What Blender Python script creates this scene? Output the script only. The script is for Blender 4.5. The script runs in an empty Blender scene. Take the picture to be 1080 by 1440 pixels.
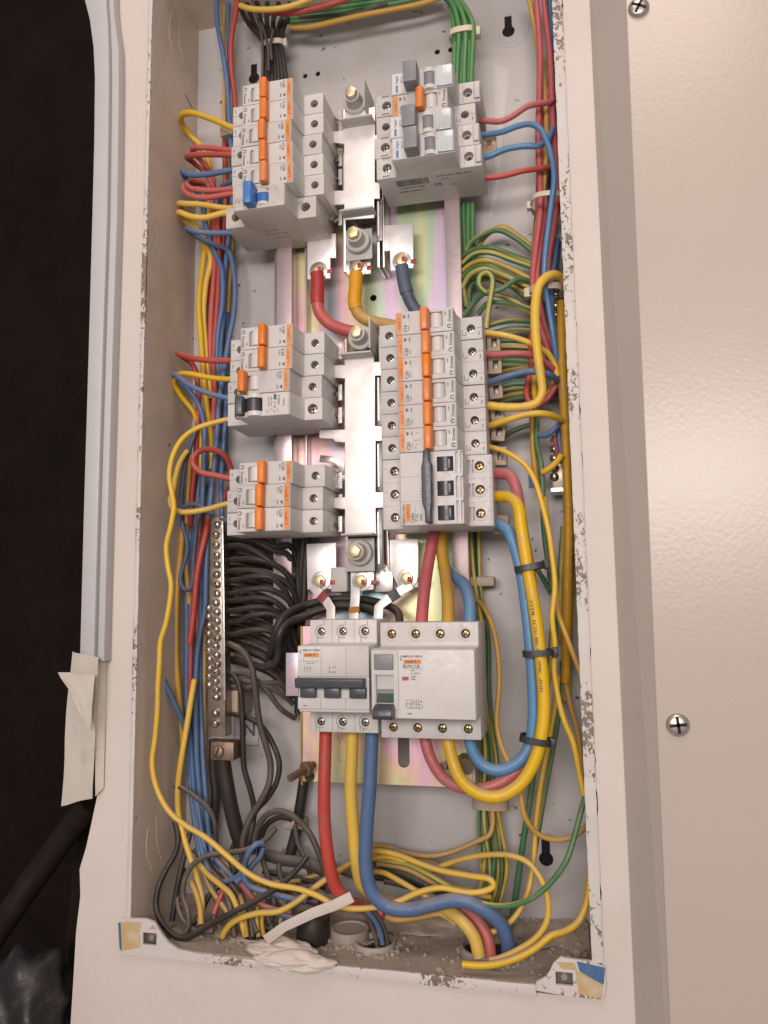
import bpy, bmesh, math, random
from mathutils import Vector, Matrix
random.seed(7)
sc = bpy.context.scene
COL = sc.collection
MM = 0.001

# ---------------------------------------------------------------- camera (solved from the photograph, millimetres)
F_PX = 1102.93
CAM = Vector((139.33, -582.31, -219.28))
YAW, PITCH, ROLL = 0.23263, 0.11773, -0.0130
_r = Vector((math.cos(YAW), math.sin(YAW), 0))
_w = Vector((-math.sin(YAW) * math.cos(PITCH), math.cos(YAW) * math.cos(PITCH), math.sin(PITCH)))
_u = _r.cross(_w)
RV = math.cos(ROLL) * _r + math.sin(ROLL) * _u
UV_ = -math.sin(ROLL) * _r + math.cos(ROLL) * _u
cd = bpy.data.cameras.new('camera')
cam = bpy.data.objects.new('camera', cd); COL.objects.link(cam)
cd.sensor_fit = 'HORIZONTAL'; cd.sensor_width = 36.0; cd.lens = 36.0 * F_PX / 1080.0
cd.clip_start = 0.01; cd.clip_end = 50
M3 = Matrix((RV, UV_, -_w)).transposed()
cam.matrix_world = Matrix.Translation(CAM * MM) @ M3.to_4x4()
cd.dof.use_dof = True; cd.dof.focus_distance = 0.60; cd.dof.aperture_fstop = 18
sc.camera = cam

# ---------------------------------------------------------------- indoor light
world = bpy.data.worlds.new('World'); sc.world = world; world.use_nodes = True
bg = world.node_tree.nodes['Background']; bg.inputs[0].default_value = (1.0, 0.90, 0.86, 1); bg.inputs[1].default_value = 0.40
def area(name, loc, target, sx, sy, power, color):
    l = bpy.data.lights.new(name, 'AREA'); l.shape = 'RECTANGLE'; l.size = sx; l.size_y = sy; l.energy = power; l.color = color
    o = bpy.data.objects.new(name, l); COL.objects.link(o)
    o.location = Vector(loc) * MM
    o.rotation_euler = (Vector(target) - Vector(loc)).to_track_quat('-Z', 'Y').to_euler()
    return o
area('tube_lamp', (70, -1500, 70), (0, 0, -140), 1.05, 0.34, 21.5, (1.0, 0.905, 0.862))
area('ceiling_lamp', (150, -900, 1300), (30, 0, -150), 0.6, 0.6, 10, (1.0, 0.84, 0.74))
vs = sc.view_settings
vs.view_transform = 'Standard'; vs.look = 'None'; vs.exposure = -0.26; vs.gamma = 1.0; vs.use_curve_mapping = False
sc.cycles.use_denoising = True

def at(px, py, Y):
    """the point at depth Y (mm) that stands where the photograph shows pixel (px, py)"""
    d = (px - 540) / F_PX * RV - (py - 720) / F_PX * UV_ + _w
    return CAM + d * ((Y - CAM.y) / d.y)

# ---------------------------------------------------------------- materials
MATS = {}
def srgb(r, g, b):
    f = lambda c: (c / 255 / 12.92) if c / 255 <= 0.04045 else ((c / 255 + 0.055) / 1.055) ** 2.4
    return (f(r), f(g), f(b), 1)
class NT:
    def __init__(s, name):
        s.m = bpy.data.materials.new(name); s.m.use_nodes = True
        s.t = s.m.node_tree; s.b = s.t.nodes['Principled BSDF']; MATS[name] = s.m
    def n(s, typ, **kw):
        x = s.t.nodes.new(typ)
        for k, v in kw.items(): setattr(x, k, v)
        return x
    def l(s, a, b): s.t.links.new(a, b)
    def coord(s, which='Object'):
        return s.n('ShaderNodeTexCoord').outputs[which]
    def noise(s, scale, detail=4, rough=0.55, vec=None, dist=0.0):
        x = s.n('ShaderNodeTexNoise'); x.inputs['Scale'].default_value = scale; x.inputs['Detail'].default_value = detail
        x.inputs['Roughness'].default_value = rough; x.inputs['Distortion'].default_value = dist
        if vec is not None: s.l(vec, x.inputs['Vector'])
        return x.outputs['Fac']
    def ramp(s, fac, stops, interp='LINEAR'):
        x = s.n('ShaderNodeValToRGB'); cr = x.color_ramp; cr.interpolation = interp
        while len(cr.elements) < len(stops): cr.elements.new(0.5)
        for e, (p, c) in zip(cr.elements, stops):
            e.position = p; e.color = c if len(c) == 4 else (*c, 1)
        s.l(fac, x.inputs[0]); return x.outputs[0]
    def mix(s, fac, a, b):
        x = s.n('ShaderNodeMix', data_type='RGBA')
        for inp, v in ((0, fac), (6, a), (7, b)):
            if hasattr(v, 'is_linked') or hasattr(v, 'links'): s.l(v, x.inputs[inp])
            else: x.inputs[inp].default_value = v if inp == 0 else (v if len(v) == 4 else (*v, 1))
        return x.outputs[2]
    def bump(s, h, strength=0.2, dist=0.001):
        x = s.n('ShaderNodeBump'); x.inputs['Strength'].default_value = strength; x.inputs['Distance'].default_value = dist
        s.l(h, x.inputs['Height']); s.l(x.outputs[0], s.b.inputs['Normal'])
    def math(s, op, a, b=None):
        x = s.n('ShaderNodeMath', operation=op)
        for i, v in enumerate((a, b)):
            if v is None: continue
            if isinstance(v, (int, float)): x.inputs[i].default_value = v
            else: s.l(v, x.inputs[i])
        return x.outputs[0]
    def color(s, c):
        if isinstance(c, tuple): s.b.inputs['Base Color'].default_value = c if len(c) == 4 else (*c, 1)
        else: s.l(c, s.b.inputs['Base Color'])
    def set(s, **kw):
        for k, v in kw.items(): s.b.inputs[k.replace('_', ' ')].default_value = v
W0 = (0, 0, 0, 1); W1 = (1, 1, 1, 1)
def geo_pos(nt): return nt.n('ShaderNodeNewGeometry').outputs['Position']

def plastic(name, col, rough=0.42, var=0.10, dirt=(0.22, 0.17, 0.13), amount=0.25, dust=0.0):
    t = NT(name); p = geo_pos(t)
    n1 = t.noise(38, 5, vec=p); n2 = t.noise(260, 3, vec=p)
    dark = tuple(c * (1 - var) for c in col[:3]); lite = tuple(min(1, c * (1 + var)) for c in col[:3])
    c = t.mix(n1, (*dark, 1), (*lite, 1))
    f = t.ramp(t.noise(55, 7, 0.7, vec=p), [(0.52, W0), (0.80, W1)])
    c = t.mix(t.math('MULTIPLY', f, amount), c, (*dirt, 1))
    if dust > 0:
        nz = t.n('ShaderNodeSeparateXYZ'); t.l(t.n('ShaderNodeNewGeometry').outputs['Normal'], nz.inputs[0])
        up = t.ramp(nz.outputs[2], [(0.30, W0), (0.95, W1)])
        dn = t.ramp(t.noise(45, 4, vec=p), [(0.28, W0), (0.60, W1)])
        c = t.mix(t.math('MULTIPLY', t.math('MULTIPLY', up, dn), dust), c, (0.42, 0.33, 0.26, 1))
    hs = t.n('ShaderNodeHueSaturation'); t.l(c, hs.inputs['Color']); rn = t.n('ShaderNodeObjectInfo').outputs['Random']
    t.l(t.math('ADD', 0.91, t.math('MULTIPLY', rn, 0.16)), hs.inputs['Value']); t.l(t.math('ADD', 0.90, t.math('MULTIPLY', t.math('FRACT', t.math('MULTIPLY', rn, 7.31)), 0.16)), hs.inputs['Saturation'])
    c = hs.outputs[0]
    t.color(c); t.set(Roughness=rough)
    t.l(t.ramp(n2, [(0.3, (rough * 0.8,) * 3), (0.7, (min(1, rough * 1.3),) * 3)]), t.b.inputs['Roughness'])
    t.bump(n2, 0.08, 0.0004)
    return t
plastic('breaker_plastic', (0.52, 0.495, 0.478), 0.45, 0.05, (0.30, 0.24, 0.19), 0.28)
plastic('breaker_plastic_aged', (0.49, 0.455, 0.42), 0.5, 0.06, (0.26, 0.19, 0.14), 0.45)
plastic('barrel_plastic', (0.56, 0.535, 0.51), 0.4, 0.04)
plastic('orange_plastic', (0.66, 0.18, 0.022), 0.38, 0.06, (0.40, 0.13, 0.03), 0.3)
plastic('strip_orange', (0.64, 0.23, 0.045), 0.5, 0.06)
plastic('dark_toggle', (0.055, 0.058, 0.070), 0.35, 0.12, (0.18, 0.15, 0.12), 0.25)
plastic('grey_toggle', (0.20, 0.20, 0.215), 0.42, 0.06)
plastic('black_plastic', (0.030, 0.027, 0.027), 0.45, 0.15, (0.14, 0.11, 0.09), 0.35)
plastic('blue_toggle', (0.045, 0.16, 0.42), 0.35, 0.06)
plastic('insulator_grey', (0.46, 0.44, 0.41), 0.5, 0.06, (0.25, 0.2, 0.16), 0.35)
plastic('beige_clip', (0.40, 0.31, 0.22), 0.55, 0.1, (0.2, 0.15, 0.1), 0.3)
plastic('clear_window', (0.50, 0.55, 0.57), 0.15, 0.04)
plastic('label_blue', (0.06, 0.17, 0.42), 0.5)
plastic('white_label', (0.58, 0.56, 0.545), 0.5, 0.03)
plastic('wire_yellow', (0.66, 0.41, 0.028), 0.42, 0.10, (0.42, 0.29, 0.15), 0.8, 0.85)
plastic('wire_amber', (0.50, 0.28, 0.035), 0.48, 0.10, (0.36, 0.25, 0.15), 0.85, 0.85)
plastic('wire_red', (0.43, 0.065, 0.050), 0.45, 0.10, (0.30, 0.15, 0.12), 0.75, 0.6)
plastic('wire_rose', (0.46, 0.085, 0.092), 0.45, 0.10, (0.36, 0.20, 0.18), 0.7, 0.65)
plastic('wire_blue', (0.075, 0.135, 0.270), 0.46, 0.14, (0.18, 0.165, 0.17), 0.75, 0.6)
plastic('wire_bright_blue', (0.070, 0.200, 0.380), 0.40, 0.10, (0.16, 0.20, 0.25), 0.4, 0.4)
plastic('wire_slate', (0.075, 0.095, 0.150), 0.5, 0.12, (0.12, 0.11, 0.11), 0.5, 0.5)
plastic('wire_green', (0.070, 0.215, 0.065), 0.44, 0.10, (0.12, 0.16, 0.06), 0.4, 0.3)
plastic('wire_black', (0.022, 0.018, 0.016), 0.50, 0.2, (0.10, 0.075, 0.06), 0.4, 0.30)
plastic('wire_brown_grey', (0.075, 0.058, 0.048), 0.55, 0.16, (0.17, 0.125, 0.095), 0.6, 0.55)
plastic('tape_white', (0.54, 0.475, 0.425), 0.6, 0.05, (0.35, 0.27, 0.2), 0.4)
plastic('tape_red', (0.24, 0.035, 0.03), 0.5)
plastic('tape_brown', (0.34, 0.15, 0.03), 0.5)
plastic('tape_black', (0.045, 0.045, 0.05), 0.5)
plastic('tie_white', (0.55, 0.47, 0.36), 0.4, 0.08)
plastic('trunking_white', (0.50, 0.485, 0.485), 0.45, 0.04, (0.4, 0.33, 0.27), 0.3)
plastic('paper', (0.54, 0.49, 0.42), 0.75, 0.08, (0.30, 0.22, 0.15), 0.5)
plastic('tissue', (0.56, 0.49, 0.44), 0.8, 0.05, (0.4, 0.32, 0.25), 0.45)
plastic('dark_pipe', (0.014, 0.010, 0.008), 0.5, 0.2, (0.04, 0.028, 0.02), 0.5)
plastic('bag_black', (0.006, 0.0055, 0.006), 0.5, 0.2)
plastic('pvc_grey', (0.36, 0.31, 0.265), 0.6, 0.08, (0.26, 0.2, 0.15), 0.7, 0.6)
plastic('bracket_tan', (0.46, 0.32, 0.15), 0.55, 0.08, (0.55, 0.50, 0.42), 0.9)
plastic('bracket_blue', (0.055, 0.12, 0.25), 0.5, 0.08, (0.3, 0.3, 0.3), 0.3)
plastic('print_dark', (0.09, 0.085, 0.085), 0.6)
plastic('print_orange', (0.50, 0.13, 0.02), 0.6)
plastic('print_pink', (0.50, 0.06, 0.12), 0.6)
plastic('print_grey', (0.24, 0.23, 0.22), 0.6)
plastic('red_paint', (0.38, 0.035, 0.045), 0.45, 0.15)
plastic('mark_red', (0.36, 0.04, 0.05), 0.4)
plastic('hole_shade', (0.012, 0.010, 0.010), 0.8)  # near-black stands for the shade inside screw slots and conduit mouths
plastic('window_green', (0.05, 0.09, 0.065), 0.2, 0.1)
plastic('yellow_green_clip', (0.42, 0.46, 0.16), 0.5)
plastic('sheath_red', (0.36, 0.035, 0.032), 0.5, 0.1, (0.2, 0.06, 0.05), 0.5)
plastic('sheath_yellow', (0.60, 0.29, 0.03), 0.5, 0.1, (0.35, 0.2, 0.06), 0.5)

def metal(name, col, rough=0.3, var=0.12, dirt=None, amount=0.4, aniso=0.0):
    t = NT(name); p = geo_pos(t); n = t.noise(80, 5, vec=p)
    c = t.mix(n, tuple(x * (1 - var) for x in col), tuple(min(1, x * (1 + var)) for x in col))
    if dirt:
        f = t.ramp(t.noise(60, 7, 0.7, vec=p), [(0.48, W0), (0.70, W1)])
        c = t.mix(t.math('MULTIPLY', f, amount), c, dirt)
    t.color(c); t.set(Metallic=1.0)
    t.l(t.ramp(t.noise(140, 4, vec=p), [(0.3, (rough * 0.92,) * 3), (0.7, (rough * 1.12,) * 3)]), t.b.inputs['Roughness'])
    t.bump(t.noise(300, 3, vec=p), 0.05, 0.0003)
    return t
metal('zinc', (0.78, 0.73, 0.69), 0.34)
metal('zinc_bright', (0.90, 0.87, 0.86), 0.40, 0.04)
metal('shroud_zinc', (0.86, 0.82, 0.80), 0.50, 0.04, (0.70, 0.63, 0.58), 0.5)
metal('screw_steel', (0.58, 0.53, 0.48), 0.36, 0.2, (0.25, 0.18, 0.12), 0.5)
metal('screw_brass', (0.64, 0.45, 0.24), 0.30, 0.2, (0.30, 0.2, 0.1), 0.4)
metal('bolt_passivated', (0.66, 0.56, 0.34), 0.45, 0.15, (0.70, 0.46, 0.42), 0.6)
metal('bar_tarnished', (0.40, 0.34, 0.28), 0.40, 0.2, (0.16, 0.11, 0.075), 0.85)
metal('rusty_steel', (0.30, 0.22, 0.17), 0.55, 0.2, (0.16, 0.10, 0.06), 0.8)
metal('copper', (0.60, 0.28, 0.14), 0.4)
metal('dark_steel', (0.22, 0.20, 0.19), 0.45)

def iridescent(name, stops, rough=0.30, sx=3.5, tint=0.0):
    t = NT(name); p = geo_pos(t)
    mp = t.n('ShaderNodeMapping'); mp.inputs['Scale'].default_value = (14, 5, sx); t.l(p, mp.inputs[0])
    n = t.noise(1.0, 2, 0.5, vec=mp.outputs[0], dist=0.6)
    c = t.ramp(n, stops)
    br = t.n('ShaderNodeMapping'); br.inputs['Scale'].default_value = (900, 5, 12); t.l(p, br.inputs[0])
    c = t.mix(0.10, c, t.ramp(t.noise(1.0, 2, vec=br.outputs[0]), [(0.3, (0.3, 0.3, 0.3)), (0.7, (0.8, 0.8, 0.8))]))
    c = t.mix(t.math('MULTIPLY', t.ramp(t.noise(90, 6, 0.7, vec=p), [(0.55, W0), (0.75, W1)]), 0.35), c, (0.30, 0.24, 0.20, 1))
    t.color(c); t.set(Metallic=0.72, Roughness=rough)
    t.bump(t.noise(30, 2, vec=p), 0.06, 0.002)
iridescent('chromate_plate', [(0.30, (0.34, 0.46, 0.58)), (0.40, (0.66, 0.46, 0.62)), (0.47, (0.46, 0.62, 0.42)), (0.54, (0.74, 0.70, 0.36)),
                              (0.61, (0.72, 0.42, 0.48)), (0.70, (0.34, 0.50, 0.56))], 0.40)
iridescent('chromate_lower', [(0.28, (0.66, 0.60, 0.66)), (0.38, (0.78, 0.44, 0.54)), (0.47, (0.80, 0.60, 0.34)), (0.54, (0.70, 0.72, 0.38)),
                              (0.61, (0.80, 0.50, 0.44)), (0.72, (0.74, 0.46, 0.62))], 0.42, 9)
iridescent('chromate_rail', [(0.3, (0.66, 0.54, 0.56)), (0.5, (0.72, 0.56, 0.56)), (0.7, (0.62, 0.54, 0.60))], 0.36)
iridescent('chromate_tab', [(0.3, (0.62, 0.58, 0.72)), (0.5, (0.76, 0.58, 0.64)), (0.7, (0.58, 0.62, 0.76))], 0.36, 40)
metal('chromate_edge', (0.34, 0.22, 0.08), 0.45, 0.2)

def painted(name, col, dirtcol, d_scale, lo, hi, amt, rough=0.5, speck=0.0, bump=0.12, peel=None):
    t = NT(name); p = geo_pos(t)
    n = t.noise(7, 4, vec=p)
    c = t.mix(n, tuple(x * 0.90 for x in col), tuple(min(1, x * 1.07) for x in col))
    f = t.ramp(t.noise(d_scale, 8, 0.68, vec=p, dist=0.4), [(lo, W0), (hi, W1)])
    c = t.mix(t.math('MULTIPLY', f, amt), c, dirtcol)
    if speck:
        s = t.ramp(t.noise(speck, 3, 0.6, vec=p), [(0.69, W0), (0.735, W1)])
        c = t.mix(s, c, (0.07, 0.055, 0.045, 1))
    t.color(c); t.set(Roughness=rough)
    fine = t.noise(900, 2, vec=p)
    t.bump(t.math('ADD', t.math('MULTIPLY', t.noise(160, 4, vec=p), 0.8), t.math('MULTIPLY', fine, 0.3)), bump, 0.0012)
    return t
painted('cabinet_back_paint', (0.48, 0.458, 0.45), (0.33, 0.27, 0.225), 11, 0.48, 0.80, 0.5, 0.42, 95)
painted('cabinet_side_paint', (0.62, 0.51, 0.42), (0.42, 0.325, 0.24), 13, 0.42, 0.72, 0.60, 0.55, 75)
painted('wall_paint', (0.60, 0.53, 0.487), (0.48, 0.395, 0.33), 6, 0.45, 0.75, 0.35, 0.6, 0, 0.25)
painted('wall_paint_right', (0.64, 0.57, 0.515), (0.46, 0.37, 0.29), 9, 0.55, 0.85, 0.3, 0.6, 0, 0.30)
painted('masonry_shaded', (0.020, 0.017, 0.020), (0.05, 0.04, 0.03), 30, 0.4, 0.7, 0.5, 0.9)  # near-black: the shade behind the keyholes is put into this colour
painted('dusty_floor', (0.37, 0.305, 0.25), (0.23, 0.18, 0.14), 45, 0.40, 0.66, 0.7, 0.9, 170, 0.6)
painted('plaster_lump', (0.36, 0.295, 0.235), (0.22, 0.165, 0.12), 60, 0.4, 0.7, 0.7, 0.9, 0, 0.6)
painted('dark_wood', (0.007, 0.0046, 0.0042), (0.018, 0.010, 0.008), 20, 0.4, 0.7, 0.6, 0.75)

def chipped(name, col=(0.58, 0.53, 0.50)):
    t = NT(name); p = geo_pos(t)
    mp = t.n('ShaderNodeMapping'); mp.inputs['Scale'].default_value = (1, 1, 0.75); t.l(p, mp.inputs[0])
    clus = t.noise(14, 3, vec=mp.outputs[0])
    sp = t.noise(330, 3, 0.6, vec=mp.outputs[0], dist=0.8)
    f = t.ramp(t.math('ADD', sp, t.math('MULTIPLY', t.math('SUBTRACT', clus, 0.5), 1.25)), [(0.60, W0), (0.645, W1)])
    base = t.mix(t.noise(40, 5, vec=p), tuple(x * 0.86 for x in col), tuple(min(1, x * 1.05) for x in col))
    c = t.mix(f, base, t.mix(t.noise(120, 3, vec=p), (0.09, 0.065, 0.05), (0.26, 0.20, 0.155)))
    t.color(c); t.set(Roughness=0.55)
    t.bump(t.math('SUBTRACT', 1.0, f), 0.5, 0.0006)
chipped('chipped_paint')

t = NT('cover_paint'); p = geo_pos(t)
t.color(t.mix(t.noise(5, 3, vec=p), (0.45, 0.376, 0.327), (0.49, 0.416, 0.362))); t.set(Roughness=0.30)
v = t.n('ShaderNodeTexVoronoi', feature='SMOOTH_F1'); v.inputs['Scale'].default_value = 330; t.l(p, v.inputs['Vector'])
t.bump(t.math('ADD', v.outputs['Distance'], t.noise(260, 2, vec=p)), 0.11, 0.0007)
t = NT('cover_paint_shaded'); p = geo_pos(t)  # darker copy of cover_paint: shade on the folded edge put into its colour
t.color(t.mix(t.noise(30, 4, vec=p), (0.37, 0.322, 0.285), (0.41, 0.358, 0.32))); t.set(Roughness=0.45); t.bump(t.noise(300, 3, vec=p), 0.15, 0.0006)

def striped(name, a, b, share=0.5, twist=60.0):
    t = NT(name); uv = t.n('ShaderNodeUVMap').outputs[0]
    s = t.n('ShaderNodeSeparateXYZ'); t.l(uv, s.inputs[0])
    ph = t.math('FRACT', t.math('ADD', s.outputs[1], t.math('MULTIPLY', s.outputs[0], 1.0 / twist)))
    f = t.math('LESS_THAN', ph, share)
    p = geo_pos(t)
    c = t.mix(f, a, b)
    d = t.ramp(t.noise(60, 6, 0.7, vec=p), [(0.45, W0), (0.75, W1)])
    c = t.mix(t.math('MULTIPLY', d, 0.45), c, (0.30, 0.22, 0.12, 1))
    t.color(c); t.set(Roughness=0.45)
striped('wire_green_yellow', (0.46, 0.33, 0.05), (0.060, 0.145, 0.055), 0.5, 260)
striped('wire_green_mostly', (0.42, 0.36, 0.09), (0.055, 0.165, 0.075), 0.66, 420)

# ---------------------------------------------------------------- builders
WO = {}
def origin(o): return WO.get(o.name, Vector((0, 0, 0)))
def tag(o, label=None, cat=None, group=None, kind=None):
    if label: o['label'] = label
    if cat: o['category'] = cat
    if group: o['group'] = group
    if kind: o['kind'] = kind
    return o
def thing(name, label, cat, loc, group=None):
    o = bpy.data.objects.new(name, None); COL.objects.link(o); o.empty_display_size = 0.01
    o.location = Vector(loc) * MM; WO[o.name] = Vector(loc)
    return tag(o, label, cat, group)
def finish(me, smooth=35):
    if smooth is not None:
        me.shade_smooth(); me.set_sharp_from_angle(angle=math.radians(smooth))
def to_mesh(bm, name, mat, bevel=0.0, seg=2, smooth=35, off=Vector((0, 0, 0))):
    bmesh.ops.remove_doubles(bm, verts=bm.verts, dist=1e-4)
    bmesh.ops.recalc_face_normals(bm, faces=bm.faces)
    if bevel:
        ed = [e for e in bm.edges if len(e.link_faces) == 2 and e.calc_face_angle(0) > 0.35]
        bmesh.ops.bevel(bm, geom=ed, offset=bevel, segments=seg, affect='EDGES', profile=0.5, clamp_overlap=True)
    for v in bm.verts: v.co = (v.co - off) * MM
    me = bpy.data.meshes.new(name); bm.to_mesh(me); bm.free()
    me.materials.append(MATS[mat]); finish(me, smooth)
    return me
def put(name, me, parent=None, loc=None):
    o = bpy.data.objects.new(name, me); COL.objects.link(o)
    if parent is not None:
        o.parent = parent; WO[o.name] = origin(parent)
    elif loc is not None:
        o.location = Vector(loc) * MM; WO[o.name] = Vector(loc)
    return o
def part(name, bm, mat, parent=None, bevel=0.0, seg=2, smooth=35, label=None, local=False):
    """one mesh object; bm in world mm (or local mm) """
    off = Vector((0, 0, 0))
    if parent is not None and not local: off = origin(parent)
    loc = None
    if parent is None:
        lo = min((v.co.z for v in bm.verts)); c = sum((v.co for v in bm.verts), Vector()) / len(bm.verts)
        off = Vector((c.x, c.y, lo)); loc = off
    o = put(name, to_mesh(bm, name, mat, bevel, seg, smooth, off), parent, loc)
    if label: o['label'] = label
    return o
def box(bm, x0, x1, y0, y1, z0, z1):
    vs_ = [bm.verts.new((x, y, z)) for x in (x0, x1) for y in (y0, y1) for z in (z0, z1)]
    for f in ((0, 1, 3, 2), (4, 6, 7, 5), (0, 4, 5, 1), (2, 3, 7, 6), (0, 2, 6, 4), (1, 5, 7, 3)):
        bm.faces.new([vs_[i] for i in f])
    return bm
def B(*boxes):
    bm = bmesh.new()
    for b in boxes: box(bm, *b)
    return bm
def prism(bm, poly, axis, a, b):
    """poly: 2-D points in the plane normal to axis; 'x': (y,z)  'y': (x,z)  'z': (x,y)"""
    mk = {'x': lambda p, t: (t, p[0], p[1]), 'y': lambda p, t: (p[0], t, p[1]), 'z': lambda p, t: (p[0], p[1], t)}[axis]
    A = [bm.verts.new(mk(p, a)) for p in poly]; C = [bm.verts.new(mk(p, b)) for p in poly]
    n = len(poly)
    bm.faces.new(A); bm.faces.new(C[::-1])
    for i in range(n): bm.faces.new((A[i], C[i], C[(i + 1) % n], A[(i + 1) % n]))
    return bm
def P(poly, axis, a, b): return prism(bmesh.new(), poly, axis, a, b)
def cyl(bm, c, d, r, h, n=16, r2=None, cap=True):
    """cylinder from c along d, length h"""
    d = Vector(d).normalized(); c = Vector(c)
    e1 = d.orthogonal().normalized(); e2 = d.cross(e1); r2 = r if r2 is None else r2
    A, C = [], []
    for i in range(n):
        a = 2 * math.pi * (i + 0.5) / n; q = math.cos(a) * e1 + math.sin(a) * e2
        A.append(bm.verts.new(c + q * r)); C.append(bm.verts.new(c + d * h + q * r2))
    for i in range(n): bm.faces.new((A[i], A[(i + 1) % n], C[(i + 1) % n], C[i]))
    if cap: bm.faces.new(A[::-1]); bm.faces.new(C)
    return bm
def ring(bm, c, d, r0, r1, h, n=20, a0=0.0, a1=2 * math.pi):
    d = Vector(d).normalized(); c = Vector(c); e1 = Vector((1, 0, 0)) if abs(d.x) < 0.9 else Vector((0, 0, 1))
    e1 = (e1 - d * e1.dot(d)).normalized(); e2 = d.cross(e1)
    full = abs(a1 - a0 - 2 * math.pi) < 1e-6; m = n if full else n + 1
    L = []
    for i in range(m):
        a = a0 + (a1 - a0) * i / n; q = math.cos(a) * e1 + math.sin(a) * e2
        L.append([bm.verts.new(c + q * rr + d * hh) for rr, hh in ((r0, 0), (r1, 0), (r1, h), (r0, h))])
    for i in range(m if full else m - 1):
        A, C = L[i], L[(i + 1) % m]
        for k in range(4): bm.faces.new((A[k], A[(k + 1) % 4], C[(k + 1) % 4], C[k]))
    if not full:
        bm.faces.new(L[0]); bm.faces.new(L[-1][::-1])
    return bm
def carve(bm, cutters, bevel=0.0):
    """boolean difference, both in the same mm coordinates; returns a bmesh"""
    bmesh.ops.recalc_face_normals(bm, faces=bm.faces); bmesh.ops.recalc_face_normals(cutters, faces=cutters.faces)
    if bevel:
        ed = [e for e in bm.edges if len(e.link_faces) == 2 and e.calc_face_angle(0) > 0.35]
        bmesh.ops.bevel(bm, geom=ed, offset=bevel, segments=2, affect='EDGES', profile=0.5, clamp_overlap=True)
    ma, mb = bpy.data.meshes.new('a'), bpy.data.meshes.new('b')
    bm.to_mesh(ma); cutters.to_mesh(mb); bm.free(); cutters.free()
    oa, ob = bpy.data.objects.new('a', ma), bpy.data.objects.new('b', mb)
    COL.objects.link(oa); COL.objects.link(ob)
    md = oa.modifiers.new('cut', 'BOOLEAN'); md.operation = 'DIFFERENCE'; md.object = ob; md.solver = 'EXACT'; md.use_self = True
    dg = bpy.context.evaluated_depsgraph_get()
    me = bpy.data.meshes.new_from_object(oa.evaluated_get(dg))
    out = bmesh.new(); out.from_mesh(me)
    bpy.data.objects.remove(oa); bpy.data.objects.remove(ob)
    for x in (ma, mb, me): bpy.data.meshes.remove(x)
    return out
def mesh_into(bm, me, mtx):
    n0 = len(bm.verts); bm.from_mesh(me); bm.verts.ensure_lookup_table()
    for v in bm.verts[n0:]: v.co = mtx @ v.co
TXT = {}
def text_me(s):
    if s not in TXT:
        c = bpy.data.curves.new('t', 'FONT'); c.body = s; c.size = 1.0; c.align_x = 'CENTER'; c.align_y = 'CENTER'; c.resolution_u = 2; c.offset = 0.022
        o = bpy.data.objects.new('t', c); COL.objects.link(o)
        dg = bpy.context.evaluated_depsgraph_get()
        TXT[s] = bpy.data.meshes.new_from_object(o.evaluated_get(dg))
        bpy.data.objects.remove(o); bpy.data.curves.remove(c)
    return TXT[s]
def text(bm, s, size, x, y, z, ang=0.0, sx=1.0):
    """flat lettering facing -Y, centred at (x,y,z), turned by ang degrees (counter-clockwise as seen)"""
    m = Matrix.Translation((x, y, z)) @ Matrix.Rotation(math.radians(-ang), 4, 'Y') @ Matrix.Rotation(math.pi / 2, 4, 'X') @ Matrix.Diagonal((size * sx, size, size, 1))
    mesh_into(bm, text_me(s), m)
def text_bottom(bm, s, size, x, y, z, ang=0.0, sx=1.0):
    """lettering on an underside, facing -Z, read from the front"""
    m = Matrix.Translation((x, y, z)) @ Matrix.Rotation(math.pi, 4, 'X') @ Matrix.Diagonal((size * sx, size, size, 1))
    mesh_into(bm, text_me(s), m)
def flat(name, bm, mat, parent, local=True):
    off = Vector((0, 0, 0)) if local else origin(parent)
    for v in bm.verts: v.co = (v.co - off) * MM
    me = bpy.data.meshes.new(name); bm.to_mesh(me); bm.free(); me.materials.append(MATS[mat])
    return put(name, me, parent)
def copy_tree(o, parent=None):
    c = o.copy(); COL.objects.link(c); c.parent = parent; WO[c.name] = origin(o)
    for ch in list(o.children): copy_tree(ch, c)
    return c

def spline(pts, step=3.0):
    """centripetal Catmull-Rom through the points"""
    p = [Vector(q) for q in pts]
    if len(p) == 2: p = [p[0], (p[0] + p[1]) / 2, p[1]]
    p = [p[0] * 2 - p[1]] + p + [p[-1] * 2 - p[-2]]
    out = []
    for i in range(1, len(p) - 2):
        p0, p1, p2, p3 = p[i - 1:i + 3]
        t0 = 0.0; t1 = t0 + max(1e-3, (p1 - p0).length) ** 0.5; t2 = t1 + max(1e-3, (p2 - p1).length) ** 0.5; t3 = t2 + max(1e-3, (p3 - p2).length) ** 0.5
        n = max(2, int((p2 - p1).length / step))
        for k in range(n):
            t = t1 + (t2 - t1) * k / n
            A1 = p0 * ((t1 - t) / (t1 - t0)) + p1 * ((t - t0) / (t1 - t0)); A2 = p1 * ((t2 - t) / (t2 - t1)) + p2 * ((t - t1) / (t2 - t1)); A3 = p2 * ((t3 - t) / (t3 - t2)) + p3 * ((t - t2) / (t3 - t2))
            B1 = A1 * ((t2 - t) / (t2 - t0)) + A2 * ((t - t0) / (t2 - t0)); B2 = A2 * ((t3 - t) / (t3 - t1)) + A3 * ((t - t1) / (t3 - t1))
            out.append(B1 * ((t2 - t) / (t2 - t1)) + B2 * ((t - t1) / (t2 - t1)))
    out.append(p[-2])
    return out
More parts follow.
